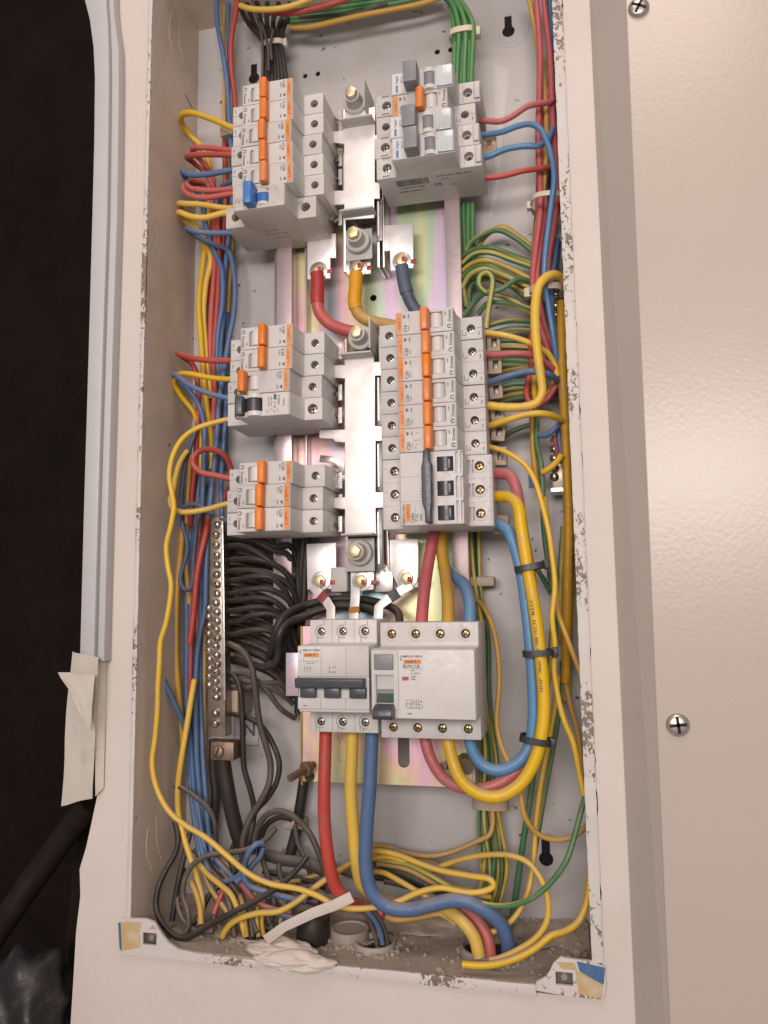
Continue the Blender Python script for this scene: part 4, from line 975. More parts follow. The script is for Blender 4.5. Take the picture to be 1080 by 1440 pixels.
for pts, tape, wd in (([(440, 824, 38.5), (447, 832, 37), (459, 845, 34), (465.5, 856, 30), (465.5, 882, 22)], (1, 2, 'tape_red'), 7.6), ([(500, 826, 38.5), (500, 838, 37), (499, 850, 34), (498, 864, 29), (497, 882, 22)], (2, 3, 'tape_brown'), 7.8),
                      ([(579, 822, 38.5), (566, 829, 37), (546, 842, 34), (533, 854, 30), (531, 882, 22)], (1, 2, 'tape_black'), 7.6)):
    w3 = [at(*q) for q in pts]; o = part('connecting_strap', ribbon(w3, [wd] * 5, 2.0), 'zinc_bright', bb, bevel=0.3)
    i, j, m = tape; a, b = w3[i].lerp(w3[j], 0.30), w3[i].lerp(w3[j], 0.92)
    part('tape_band', ribbon([a, b], [wd + .9] * 2, 3.0), m, o, bevel=0.3)

# ---- neutral bar, left of the lower breakers
nb = thing('neutral_bar', 'tarnished neutral bar studded with slotted screws below the left breakers', 'terminal bar', at(305, 1070, 34))
NY = 30.0
def bar_pts(x0, x1, ya, yb): return [(x0, ya), (x1, ya), (x1 + (yb - ya) * .002, yb), (x0 + (yb - ya) * .0, yb)]
part('bar', plate([(296, 727), (313, 727), (315, 880), (317, 1036), (292, 1036), (293, 880)], NY, NY + 13), 'bar_tarnished', nb, bevel=0.5)
part('edge_strip', plate([(310, 726), (313.4, 726), (315.6, 880), (317, 985), (314, 985), (312, 880)], NY - .8, NY - .1), 'zinc', nb, bevel=0.2)
ys = [738, 752, 767, 781, 794, 808, 822, 835, 848, 861, 873, 885, 897, 909, 921, 933, 945, 957, 969, 981, 1003, 1018]
for i, y_ in enumerate(ys):
    px = 304.5 - (i % 3) * 0.5 if i < 20 else 302.5
    c = at(px + random.uniform(-1, 1), y_, NY - 2)
    d = Vector((random.uniform(-.2, .1), -1, random.uniform(-.15, .15)))
    pan_screw(nb, c + d * -3, d, 3.3, 'screw_steel', 'line', h=5.0, ang=random.uniform(0, 3))
    if 9 <= i < 19:
        c = at(296.5 + random.uniform(-1, 1), y_ - 6, NY + 1); pan_screw(nb, c, (-.45, -1, .1), 3.0, 'screw_steel', 'line', h=4.0, ang=random.uniform(0, 3))
a, b = at(297, 1042, NY - 2), at(330, 1070, NY - 2)
lg = part('cable_lug', B((a.x, b.x, NY - 4, NY + 12, b.z, a.z)), 'rusty_steel', nb, bevel=1.6)
pan_screw(nb, at(307, 1057, NY - 4.1), (0, -1, 0), 5.2, 'rusty_steel', 'line', h=2.4)
part('bar_foot', B((at(322, 975, 60).x, at(345, 975, 60).x, 44, 77, at(322, 1003, 60).z, at(322, 968, 60).z)), 'beige_clip', nb, bevel=1.0)

# ---- beige clips along the tall right stack, one tan clip by the upper stack
cl = None
for i, (px, py) in enumerate(((695, 483), (697, 514), (698, 549), (700, 581), (702, 608), (704, 642), (706, 738))):
    c = at(px, py, 32)
    if cl is None:
        cut = B((-2.2, 2.2, -20, 20, -3.4, 3.4)); bm = carve(B((-5.6, 5.0, -3, 6, -7.4, 7.4)), cut)
        cl = thing('mounting_clip', 'topmost beige mounting clip beside the tall right breaker stack', 'clip', c, 'beige clips beside the tall right stack')
        part('frame', bm, 'beige_clip', cl, bevel=0.4, local=True); part('spring', B((-1.9, 1.9, 0, 1.5, -3, 3)), 'dark_steel', cl, bevel=0.3, local=True)
    else:
        o = copy_tree(cl); o['label'] = ('second','third','fourth','fifth','sixth','lowest')[i-1] + ' beige mounting clip from the top beside the tall right stack'; o.location = c * MM; o.rotation_euler[1] = random.uniform(-.15, .15)
c = at(686, 205, 30)
t = thing('mounting_clip', 'tan metal clip with a square hole beside the upper right stack', 'clip', c)
part('frame', carve(B((-4, 7, -1, 2, -8, 8)), B((-1, 3, -9, 9, -3.5, 3.5))), 'beige_clip', t, bevel=0.5, local=True); part('spring', B((-.8, 2.8, 2, 3, -3.3, 3.3)), 'copper', t, local=True)

# ---- earth bars half hidden behind the right-hand wires
for (x0, x1, y0, y1, lab, sy) in ((776, 800, 396, 474, 'upper earth bar with silver screws behind the right-hand wires', (405, 418, 431, 444, 457)), (774, 812, 612, 686, 'lower earth bar with bright foot behind the yellow wires', (632, 645, 658, 671))):
    a, b = at(x0, y0, 52), at(x1, y1, 52)
    t = thing('earth_bar', lab, 'terminal bar', (a.x, 52, b.z))
    part('bar', B((a.x, min(b.x, XR - 1), 52, 66, b.z, a.z)), 'bar_tarnished', t, bevel=0.5)
    for s in sy:
        pan_screw(t, at(x0 + 6, s, 52), (-.3, -1, 0), 3.6, 'screw_steel', 'line', h=5, ang=random.random() * 3)
    if y0 > 600: part('foot', B((a.x - 1, min(b.x, XR - 1), 46, 70, b.z - 3, b.z - .2)), 'zinc_bright', t)
bm = B((at(743, 670, 77.5).x, at(756, 670, 77.5).x, 77.2, 77.8, at(750, 686, 77).z, at(750, 664, 77).z))
tag(part('blue_sticker', bm, 'label_blue', None, smooth=None), 'small dark blue sticker on the back of the cabinet', 'sticker')

# ---- conduit mouths and scraps on the floor
def conduit(px, py, r, hgt, label, cap=False, mat='pvc_grey', tilt=(0, 0, 1)):
    c = at(px, py, 0); 
    # find depth where the ray meets the floor
    d = (c - CAM); k = (ZF + hgt - CAM.z) / d.z; c = CAM + d * k
    t = thing('conduit_end', label, 'conduit', (c.x, c.y, ZF))
    bm = bmesh.new(); ring(bm, (c.x, c.y, ZF - 1), (0, 0, 1), r - 2.4, r, hgt + 1, 28); part('sleeve', bm, mat, t, bevel=0.5)
    bm = bmesh.new(); cyl(bm, (c.x, c.y, ZF + .3), (0, 0, 1), r - 2.4, (hgt - 1.5) if cap else 0.6, 24); part('cap' if cap else 'dark_mouth', bm, mat if cap else 'hole_shade', t)  # an open mouth gets a disc coloured as the shade inside
    bm = bmesh.new()
    for i in range(36):
        a_ = random.uniform(0, 6.28); rr = r + random.uniform(-.5, 5); s = random.uniform(1.2, 3.4)
        bmesh.ops.create_icosphere(bm, subdivisions=1, radius=s, matrix=Matrix.Translation((c.x + rr * math.cos(a_), c.y + rr * math.sin(a_), ZF + .6)) @ Matrix.Rotation(a_ * 3, 4, (1, .4, .2)) @ Matrix.Diagonal((1, .8, .55, 1)))
    part('mortar', bm, 'plaster_lump', t, smooth=None)
    return c
conduit(527, 1322, 16, 5, 'open grey conduit mouth with thin wires going in, middle of the floor')
conduit(690, 1328, 23, 6, 'wide white conduit mouth swallowing the thick cables, right of the floor')
conduit(492, 1304, 15, 9, 'capped grey conduit end behind the white strip', True)
conduit(362, 1312, 15, 2.5, 'conduit mouth crowded with thin wires at the left of the floor')
bm = bmesh.new(); c = at(441, 1322, 0); d = c - CAM; k = (ZF - CAM.z) / d.z; c = CAM + d * k
cyl(bm, (c.x, c.y - 4, ZF), (0.06, 0.1, 1), 12.5, 20, 24)
tag(part('black_stub', bm, 'wire_black', None, bevel=0.8), 'short black pipe stub under the white strip', 'pipe')
bm = ribbon([at(374, 1322, -4), at(400, 1303, -8), at(440, 1284, -10), at(470, 1273, -12), at(495, 1261, -14)], [7.4, 6.8, 7.2, 7.4, 7.6], 1.4)
tag(part('broken_strip', bm, 'tape_white', None, bevel=0.3), 'broken white plastic strip slanting over the floor wires', 'strip')

def crumple(p0, p1, rad, seed, flatz=0.5):
    """a crumpled wad drawn out from p0 to p1"""
    bm = bmesh.new(); bmesh.ops.create_icosphere(bm, subdivisions=5, radius=1.0); a, b = at(*p0), at(*p1); mid = (a + b) / 2; half = (b - a) / 2
    up = Vector((0, -0.35, 1)).normalized(); dp = Vector((0, 1, 0.2)).normalized(); sv = Vector((seed, seed * 2, 0))
    for v in bm.verts:
        d = v.co.copy(); q = Vector((d.x * 2.2, d.y * 1.2, d.z * 3.2)) + sv
        fold = abs(mnoise.noise(q * 0.55)) * 0.7 + abs(mnoise.noise(q * 1.15)) * 0.22
        k = 0.72 + fold
        v.co = mid + half * d.x * (0.9 + 0.15 * mnoise.noise(q)) + dp * d.y * rad * 1.1 * k + up * d.z * rad * flatz * k
    return bm
tag(part('tissue', crumple((342, 1332, 0), (448, 1338, -2), 9, 3.1, 0.75), 'tissue', smooth=70), 'crumpled white tissue behind the bottom rim', 'tissue')
tag(part('tissue', crumple((352, 1347, -10), (478, 1356, -12), 8, 8.4, 0.85), 'tissue', smooth=70), 'folded white tissue lying over the bottom rim', 'tissue')
NTH = ['first','second','third','fourth','fifth','sixth','seventh','eighth','ninth','tenth','eleventh','twelfth','thirteenth','fourteenth','fifteenth','sixteenth','seventeenth','eighteenth','nineteenth','twentieth','twenty-first','twenty-second']
# ================================================================ wires: traced centre lines "px,py,depth" (depth in mm, interpolated where left out)
CM = dict(Y='wire_yellow', A='wire_amber', R='wire_red', P='wire_rose', B='wire_blue', b='wire_bright_blue', S='wire_slate', G='wire_green', g='wire_green_yellow', m='wire_green_mostly', K='wire_black', N='wire_brown_grey')
def trace(s):
    raw = [tuple(float(v) for v in q.split(',')) for q in s.split()]
    known = [(i, q[2]) for i, q in enumerate(raw) if len(q) == 3]; out = []
    for i, q in enumerate(raw):
        lo = max([k for k in known if k[0] <= i], default=known[0]); hi = min([k for k in known if k[0] >= i], default=known[-1])
        t = 0 if hi[0] == lo[0] else (i - lo[0]) / (hi[0] - lo[0])
        out.append((q[0], q[1], lo[1] + (hi[1] - lo[1]) * t))
    return out
def W(col, dia, s, label, group=None, name='wire', cat='wire', n=10, phase=None, wob=0.35, wrap=0.0):
    return wire(name, label, CM[col], dia, trace(s), cat, group, n, phase, wob, wrap)
gUL = 'wires leaving the upper left stack'; gML = 'wires leaving the middle left stack'; gB = 'wires of the left bundle'
# --- left: out of the breakers, round and back into the bundle
W('Y', 8, '336,183,24 325,179 300,168 270,159,26 255,163,34 256,176,46 268,192,56 284,207,60 293,226,62 297,250,62 294,290,60 290,335,58 285,375 280,425,56 282,470 286,520 291,570 296,620 298,660,58', 'yellow wire arching high off the upper left stack, topmost loop', gUL)
W('R', 7.5, '336,212,24 320,211 295,208 278,208,28 271,213,40 282,226,52 297,246,58 302,285,60 303,340,58 300,400 297,450 296,500 301,550 300,600,60', 'upper red wire of the pair leaving the upper left stack below the yellow loop', gUL)
W('R', 7.5, '336,219,22 320,218 290,217 270,218,26 263,221,36 274,230,48 290,245,54 301,270,56 307,320,56 308,380 304,440 301,500 303,560,60', 'lower red wire of the pair leaving the upper left stack below the yellow loop', gUL)
W('B', 7.5, '336,238,22 320,240 292,245 268,246,24 257,241,34 262,252,46 280,275,54 290,320,54 300,350 312,378,52 312,430 307,465 306,510 313,550,58', 'blue wire leaving the upper left stack between two pairs of reds', gUL)
W('B', 7, '336,251,28 322,257,32 311,264,42 304,280,54 307,310,56', 'short blue wire dipping behind the lower red pair', gUL)
W('R', 7.5, '336,264,22 320,266 292,268 270,265,22 263,259,30 268,256,42 290,258,54 299,300,60 304,360,62', 'upper red wire of the pair just above the blue switch', gUL)
W('R', 7.5, '336,272,20 320,273 288,278 268,275,20 259,267,26 262,259,40 285,262,56 296,310,62 300,370,64', 'lower red wire of the pair just above the blue switch', gUL)
W('Y', 8, '332,292,20 315,292 285,288 262,287,20 252,287,26 256,295,40 276,318,54 288,350,60', 'upper yellow wire of the pair below the blue switch', gUL)
W('Y', 8, '330,300,18 315,300 287,306 268,304,18 253,298,24 255,305,40 280,330,56 296,362,58 290,400 287,440 290,500 297,560,62', 'lower yellow wire of the pair below the blue switch', gUL)
W('B', 7.5, '345,326,24 325,327 293,327 275,325,22 263,321,30 272,330,46 300,345,52 320,352,54 328,375 331,410 328,445 321,480 314,530,50 309,565 305,610 300,660 296,710 292,760 289,820 288,860 281,892 276,940 275,1000 277,1060 281,1120 287,1180,56', 'long pale blue wire from the upper left stack down past the neutral bar', gUL)
W('B', 7, '304,-20,40 306,30 313,75 319,120,44 323,170 326,220,48 326,270,54 322,330,58 317,380 314,440 310,500 317,560,58 315,620 311,680 312,740,62', 'blue wire coming straight down along the left of the upper left stack', gB)
W('R', 7, '337,-20,40 331,20 325,60,44 326,100 330,140,52 331,200,60', 'red wire coming down from the top beside the blue one', gB)
W('B', 6, '322,-20,50 320,30 322,80,58 321,150,62 318,230,66', 'thin blue wire behind the red one at the top left', gB)
W('A', 5.5, '317,-20,54 314,40 316,100 315,165,60 320,215 323,250,66 326,330 323,400,66 320,440', 'thin amber wire behind the blue one at the top left', gB)
W('R', 7, '316,190,58 317,240 316,290 312,350,62 303,420 300,500 302,560,66 306,620', 'red wire straight down the middle of the left bundle', gB)
for i, (x0, x1, x2, y2, cl_, dd) in enumerate(((305, 303, 306, 620, 'R', 70), (312, 313, 309, 640, 'B', 69), (298, 296, 299, 600, 'R', 71), (318, 322, 318, 660, 'B', 70))):
    W(cl_, 6.5, f'{x0},270,{dd} {x1},330 {x1-2},420 {x1-4},500 {x2},{y2},{dd}', ('left red', 'left blue', 'outermost red', 'right blue')[i] + ' wire buried deepest in the left bundle', 'buried wires of the left bundle')
tag(part('cable_tie', B((at(310, 190, 44).x, at(328, 190, 44).x, 42, 60, at(316, 192, 44).z, at(316, 176, 44).z)), 'beige_clip', None, bevel=1.2), 'tan tie mount gripping the left bundle beside the upper left stack', 'cable tie')
# --- middle left
W('R', 8, '332,507,24 315,507 290,506 268,503,24 250,497,32 258,503,44 270,512,50 278,540,52 279,590 276,640,56 270,690 268,740,62', 'red wire leaving the top of the middle left stack', gML)
W('Y', 7.5, '332,533,22 315,533 290,530 264,525,22 250,528,30 246,540,38 257,560,46 272,580,52 280,610,56 283,660,60', 'yellow wire leaving the middle left stack under the red one', gML)
W('B', 7.5, '332,562,22 315,559 290,552 266,541,18 248,527,24 246,531,34 262,545,42 278,568,46 287,600,48 287,660,52 284,720,56', 'blue wire leaving the middle left stack and turning back at the side', gML)
W('Y', 8, '330,588,22 318,590 298,595 276,603,12 256,618,6 243,641,2 238,668,0 242,693 245,711 241,738 234,768 236,798 240,822 238,850 233,880 227,900 225,932 222,970 221,995 217,1042,4 214,1073 221,1108 238,1140 258,1158 290,1178,2 320,1204 350,1229 380,1243 420,1250 448,1260,4 470,1272 497,1277 530,1275 560,1268 590,1255 620,1249 655,1255 680,1253 694,1246 691,1237,10 662,1231 622,1224 590,1214 560,1203 530,1197,30 505,1200,38', 'long bright yellow wire snaking down the front of the left side and across the floor', gML)
W('Y', 8, '264,634,40 254,650,36 247,672,30 243,692,26 239,704,20 243,715,14 258,720,10 290,716,14 316,709,22 332,706,26', 'yellow wire curling into the middle breaker of the lower left stack', 'wires leaving the lower left stack')
W('R', 8.5, '332,674,24 318,672 300,668,20 281,663 271,650,16 275,639,20 288,632,28 302,633 315,640,40 323,655,48 326,680,56 316,700,62', 'red wire looping round beside the lower left stack', 'wires leaving the lower left stack')
W('S', 7, '277,600,50 270,622 262,650,44 256,685,42 254,715 257,742 263,762,40 262,782 256,802 254,816 259,828,38 267,829 271,812,44 272,782 276,745,52 283,712 290,680,60', 'slate blue wire hanging in a narrow loop left of the neutral bar', gB)
W('S', 7, '252,740,40 254,722 262,711,34 276,709 288,716,36 303,726,34 318,731,30 332,734', 'slate blue wire arching into the lowest left breaker', 'wires leaving the lower left stack')
W('R', 9.5, '293,728,52 289,752,48 283,778 277,810,44 273,850 270,880 267,905,42', 'thick red sleeve ending beside the neutral bar', gB)
W('R', 5.5, '268,903,43 268,950,48 267,1000,56', 'thin dark red wire below the red sleeve', gB)
W('B', 8, '237,812,46 226,828,38 215,855,32 212,888,30 216,925 230,955 243,985,40 258,1020,48 266,1050,54', 'dusty blue wire bowing out against the left side', gB)
W('A', 8.5, '258,735,58 254,780 249,830,54 248,880 248,930 251,980 256,1020 259,1060,56', 'amber wire running straight down the left side', gB)
W('Y', 8.5, '274,955,44 268,990 262,1025 256,1060,40 251,1100 251,1140,42 257,1172 266,1203 276,1232,36 284,1265 282,1300,22', 'yellow wire crossing the blue bundle down to the floor corner', gB)
for i, (a_, b_, c_, d_) in enumerate(((262, 263, 264, 275), (268, 268, 270, 282), (283, 281, 285, 292))):
    W('B', 7.5, f'{a_+14},620,66 {a_+10},700 {a_+2},800,64 {a_},880 {b_},960 {c_},1040,60 {c_+3},1100 {d_},1160 {d_+8},1210,46', ('left', 'middle', 'right')[i] + ' one of the dark blue wires bunched behind the red sleeve', 'dark blue wires of the left bundle')
W('A', 8, '288,820,66 287,880 287,960 286,1040 289,1110,64 293,1180,60', 'amber wire running down close to the neutral bar', gB)
W('R', 8, '282,700,66 280,760 277,830 279,900,66', 'dark red wire deep behind the slate blue loop', gB)
W('A', 7, '268,640,62 265,690 263,740 262,800,62 266,850', 'amber wire behind the slate blue loop', gB)
W('B', 7.5, '262,985,54 268,1040 272,1100 276,1150,52 283,1190 293,1222,40 306,1240 322,1238,34 340,1228,30 348,1218', 'blue wire curving out of the left bundle across the floor', gB)
W('N', 7, '246,1105,44 255,1108 270,1117,36 287,1131 299,1148 303,1170,40 303,1205,48', 'grey brown wire crossing low in front of the left bundle', gB)

# --- dark neutral wires from the bar
blk = 'black neutral wires fanning out of the neutral bar'
rows = [(746, 768, 748), (760, 772, 765), (772, 790, 800), (788, 790, 812), (804, 806, 818), (820, 812, 838), (835, 828, 845), (848, 842, 862), (860, 852, 868), (875, 862, 878), (893, 884, 905)]
for i, (y0, y1, y2) in enumerate(rows):
    W('K', 8.5 if i != 10 else 9, f'314,{y0},42 335,{y0 - 3},36 358,{(y0 + y1) / 2 - 4},34 382,{y1 + 2},38 404,{(y1 + y2) / 2 + 10},46 416,{y2 + 34},54 420,{y2 + 100},62', label=f'{["topmost","second","third","fourth","fifth","sixth","seventh","eighth","ninth","tenth","lowest"][i]} black wire fanning right out of the neutral bar', group=blk, wob=1.7)
for i in range(9):
    W('K', 10, f'{398 + i * 4},740,{62 - i * 2} {397 + i * 4},800 {398 + i * 4},850 {394 + i * 3},905 {390 + i * 3},950,{68 - i}', NTH[i] + ' from the left of the upright black wires beside the mounting plate', 'upright bunch of black wires', wob=1.6)
for i in range(14):
    W('K', 11, f'312,{742 + i * 14},58 345,{748 + i * 14} 380,{752 + i * 15},62 410,{760 + i * 17},68', NTH[i] + ' from the top of the sunken black wires behind the neutral fan', 'sunken black wires', wob=2.2)
W('K', 11, '378,925,40 382,915,34 386,893,26 395,872,26 412,858,36 430,851,46 452,845 480,842,50 520,845,50 545,852,44 560,862,34 563,882,20', 'upper of two thick black cables bending over to the main switch', 'thick black cables to the switch', 'cable', 'cable', 12)
W('K', 12, '372,938,36 388,930 392,912,30 393,893,24 402,878,28 425,868,40 450,858,46 480,852,48 512,855,46 530,862,38 540,882,24', 'lower of two thick black cables bending over to the main switch', 'thick black cables to the switch', 'cable', 'cable', 12)
W('N', 9, '318,904,40 330,909 343,918,32 353,934 358,958,34 362,990 366,1020,40 374,1050 380,1075,44 378,1102 366,1128,40 352,1150 343,1175,38 340,1205', 'grey brown wire winding down from the neutral bar past the letter square', 'grey wires below the neutral bar')
W('K', 8, '318,945,42 328,950 336,965,36 340,1000 342,1045 344,1080,40 352,1110 357,1140,44 352,1175,40 346,1200', 'black wire dropping straight beside the letter square', 'grey wires below the neutral bar')
W('K', 8, '320,1001,46 340,1006 360,1014,44 372,1026 383,1045,48 392,1072 389,1098 376,1122,46 360,1140 350,1165,40 342,1190', 'black wire sloping across the letter square and curling down', 'grey wires below the neutral bar')
for i, (a_, b_) in enumerate((((320, 950), (415, 1010)), ((320, 960), (412, 990)), ((322, 970), (410, 975)))):
    W('N', 7.5, f'{a_[0]},{a_[1]},48 345,{a_[1] - 2},46 372,{(a_[1] + b_[1]) / 2 - 12},48 395,{b_[1] - 14},54 {b_[0]},{b_[1]},64', f'{("upper","middle","lower")[i]} grey wire running right below the neutral fan', 'grey wires below the neutral fan')
W('K', 21, '313,1066,38 316,1090 321,1120,40 328,1150 337,1178,48 350,1200,52', 'thick black cable clamped in the lug under the neutral bar', None, 'cable', 'cable', 14)
W('K', 14, '300,1040,60 300,1080 304,1120 298,1170,64', 'dark cable behind the clamped thick one', None, 'cable', 'cable', 12)
W('K', 15, '430,1070,66 428,1095,66 422,1135 417,1165 408,1200,66', 'black cable dropping below the left edge of the lower plate', None, 'cable', 'cable', 12)
# --- bottom left tangle
gT = 'tangle of wires on the cabinet floor'
W('K', 8.5, '246,1155,40 250,1180 246,1200,30 232,1225 222,1250,18 220,1275 229,1298,10 247,1316 262,1319,6 290,1303 330,1282,6 370,1261 400,1240,12 420,1220 432,1204,18', 'long grey wire sweeping along the floor corner and up to the right', gT)
W('K', 8, '268,1170,44 260,1200 252,1230,32 246,1262 242,1295,26', 'black wire dropping into the left floor corner', gT)
W('N', 8, '388,1165,40 372,1182 345,1196,34 315,1200 290,1204,26 270,1217 260,1235,22 258,1260 265,1283,16 266,1302 258,1315,12', 'grey wire arching back towards the left floor corner', gT)
W('N', 9, '355,1200,42 360,1170 372,1148,36 390,1140 412,1147,32 434,1168 447,1195,30 456,1225 462,1255,34', 'grey wire humped in a high arch left of the thick red cable', gT)
W('K', 8, '364,1205,46 368,1175 378,1157,42 396,1149 410,1152,40', 'inner black wire under the high grey arch', gT)
W('N', 16, '372,1202,60 400,1210 430,1214 458,1226,56', 'fat grey sheathed cable lying along the back of the floor', None, 'cable', 'cable', 12)
W('N', 7, '414,1160,56 418,1185 428,1205 434,1218,52', 'short grey wire below the tie mount', gT)
W('B', 9, '370,1186,34 360,1187,30 350,1198,28 344,1215 344,1235,26 352,1246 372,1254,28 402,1262 430,1268,34', 'bright blue wire looped over itself in the floor tangle', gT)
W('B', 8, '371,1192,38 366,1205 356,1215,36 346,1228,32 332,1240,30', 'second blue strand beside the looped blue wire', gT)
W('B', 8, '300,1205,48 315,1222 335,1240,42 355,1252 380,1262,42', 'darker blue wire passing under the yellow one in the tangle', gT)
W('Y', 8, '276,1210,40 292,1228 310,1243,30 326,1258,24 335,1280 341,1302,20 345,1318', 'yellow wire bending down into the crowded conduit', gT)
W('g', 7.5, '316,1316,20 319,1302 330,1292,18 350,1286', 'green and yellow wire poking from the crowded conduit', gT)
W('Y', 9, '313,1317,14 322,1302 338,1291,10 362,1284 392,1281,10 418,1267,14 440,1250 465,1232,26 492,1214,36 520,1203 550,1197,44', 'yellow wire rising from the floor behind the thick red cable', gT)
W('A', 8, '440,1252,44 465,1232 490,1218 512,1208,50', 'amber wire behind the thick red cable', gT)
W('A', 8.5, '268,1240,30 275,1255 281,1275,24 283,1300,20', 'amber wire standing in the left floor corner', gT)
W('R', 8, '301,1285,28 306,1270 313,1254,34 318,1240,44', 'short red wire poking up from the crowded conduit', gT)
W('R', 8, '338,1240,40 350,1256 368,1272,30 392,1280 410,1284,34', 'red wire lying behind the yellow one on the floor', gT)
for i, (x, c_) in enumerate(((330, 'N'), (347, 'A'), (355, 'N'), (364, 'g'), (371, 'A'), (384, 'N'), (396, 'g'))):
    W(c_, 7, f'{x},1318,{14 + i * 3} {x - 3},1296 {x - 8 + i * 2},1272,{24 + i * 3} {x - 20 + i * 3},1245,{44 + i}', NTH[i] + ' from the left of the dusty wires rising from the crowded conduit', 'dusty wires in the crowded conduit')
W('N', 8, '368,1205,48 376,1230 383,1250,44 400,1275,38 408,1290', 'grey wire leaning against the broken white strip', gT)
W('Y', 8, '525,1226,34 540,1228 560,1238,26 590,1255,22 625,1275 650,1292,18 668,1307 688,1311,16 708,1304 725,1288 740,1260,26 748,1228 752,1195,38 755,1150 762,1090,46 772,1040 782,990,52 786,950', 'yellow wire dipping in a low curve in front of the blue cable', gT)
# --- top
W('Y', 8, '338,8,30 352,13 380,14,26 408,9 436,-2 460,-12,26', 'yellow wire crossing the very top of the cabinet', 'wires across the top')
W('R', 9, '375,16,36 405,18 440,12,34 475,3 510,-10,34', 'red wire crossing the very top of the cabinet', 'wires across the top')
W('A', 7.5, '408,38,52 435,38 470,31,48 510,22 550,14 590,5,48 620,-4', 'amber wire under the green ones across the top', 'wires across the top')
for i in range(4):
    W('G', 8, f'395,{30 - i * 5},{60 - i * 3} 440,{27 - i * 6} 490,{22 - i * 7} 540,{14 - i * 7} 590,{4 - i * 7},{60 - i * 3} 625,{-6 - i * 5}', ('lowest', 'second lowest', 'third lowest', 'highest')[i] + ' green wire crossing the top of the cabinet', 'green wires across the top')
W('N', 5, '420,25,50 460,22 500,18 545,5,50', 'thin pale wire among the green ones across the top', 'wires across the top')
for i in range(7):
    W('K', 7, f'{328 + i * 16},{-12 if i < 3 else 4},58 {348 + i * 9},{30 + (i % 2) * 4},56 {371 + i * 4.2},62,52 {374 + i * 4.4},95 {373 + i * 5},130,54 {372 + i * 5},170,62', NTH[i] + ' from the left of the tied black wires above the upper left stack', 'tied black wires above the upper left stack')
for i, s in enumerate(('352,-10,48 362,25 368,52,44 370,80 369,130,50', '366,30,44 372,48 377,70,42 378,100,46', '384,42,44 380,62 382,85,43')):
    W('N', 4, s, ('left', 'middle', 'right')[i] + ' thin pale strand hanging in front of the tied black bunch', 'pale strands')
def band(label, c, axis, ra, rb, width, mat, head=0.0, th=1.1, dirA=None):
    """cable tie: elliptical band round axis at c; ra across (dirA), rb in depth; head = block size"""
    axis = Vector(axis).normalized(); c = Vector(c)
    A = Vector(dirA) if dirA else Vector((1, 0, 0)); A = (A - axis * A.dot(axis)).normalized(); Bv = axis.cross(A)
    bm = bmesh.new(); n = 32; R = []
    for i in range(n):
        a = 2 * math.pi * i / n; ca, sa = math.cos(a), math.sin(a)
        k = lambda v, e: math.copysign(abs(v) ** e, v)
        q = A * ra * k(ca, .7) + Bv * rb * k(sa, .7); q2 = A * (ra + th) * k(ca, .7) + Bv * (rb + th) * k(sa, .7)
        R.append([bm.verts.new(c + v + axis * w_) for v, w_ in ((q, -width / 2), (q2, -width / 2), (q2, width / 2), (q, width / 2))])
    for i in range(n):
        a, b = R[i], R[(i + 1) % n]
        for k_ in range(4): bm.faces.new((a[k_], a[(k_ + 1) % 4], b[(k_ + 1) % 4], b[k_]))
    t = thing('cable_tie', label, 'cable tie', c)
    part('strap', bm, mat, t)
    if head:
        hb = bmesh.new(); hc = c + A * (ra + th) - Bv * 0
        vs_ = [hb.verts.new(hc + A * sx * head * .7 + Bv * sy * head * .8 + axis * sz * width * .75) for sx in (-.6, 1) for sy in (-1, 1) for sz in (-1, 1)]
        for f in ((0, 1, 3, 2), (4, 6, 7, 5), (0, 4, 5, 1), (2, 3, 7, 6), (0, 2, 6, 4), (1, 5, 7, 3)): hb.faces.new([vs_[i] for i in f])
        part('head', hb, mat, t, bevel=0.5)
    return t
band('pale cable tie round the black bunch above the upper left stack', at(384, 65, 54), at(384, 100, 54) - at(384, 40, 54), 10.5, 6, 5, 'tie_white', 4)
for i in range(6):
    xo = (0, 5, 10, 15, 20, 25)[i]
    W('G', 7.5, f'{606 + xo * .8},-16,{52 - (i % 2) * 6} {630 + xo * .7},2 {638 + xo},30,{44 - (i % 2) * 6} {640 + xo},55 {639 + xo},85 {638 + xo},118,{34 - (i % 2) * 3} {638 + xo},135,{34}', f'{ORD[i]} green wire from the left dropping into the upper right stack', 'green wires into the upper right stack')
band('pale cable tie round the green wires above the upper right stack', at(651, 50, 42), (0, 0, 1), 11, 8, 5, 'tie_white', 4.5)
for i, x in enumerate((652, 658, 664)):
    W('G', 7, f'{x},285,58 {x},310 {x + 1},345 {x + 2},400,62', ('left', 'middle', 'right')[i] + ' green wire dropping below the upper right stack', 'green wires below the upper right stack')
# --- right bundle
gR = 'wires of the right bundle'
W('P', 8.5, '672,168,26 690,170 704,170,22 722,162 742,149,22 762,145 776,143,34 771,133,46 766,118,52', 'upper red wire leaving the upper right stack to the right', 'wires leaving the upper right stack')
W('b', 8.5, '672,190,24 690,188 706,185 728,177,16 746,174 760,181,12 769,198 776,222 779,250,14 775,285 771,320,20 767,360 766,395,28 771,430 777,470,34 784,512,42 791,545,56', 'blue wire arching over and down from the upper right stack', 'wires leaving the upper right stack')
W('b', 8.5, '672,223,24 690,219 712,210 738,206,22 756,206 768,199,26 775,186,34 779,175,42', 'blue wire rising behind the arched one from the upper right stack', 'wires leaving the upper right stack')
W('R', 8, '672,250,24 690,250 708,248 735,241,26 760,237 779,233,36', 'lower red wire leaving the upper right stack to the right', 'wires leaving the upper right stack')
W('A', 7, '742,-15,46 748,15 753,42,48 757,80 758,120,54', 'amber wire at the left of the right bundle near the top', gR)
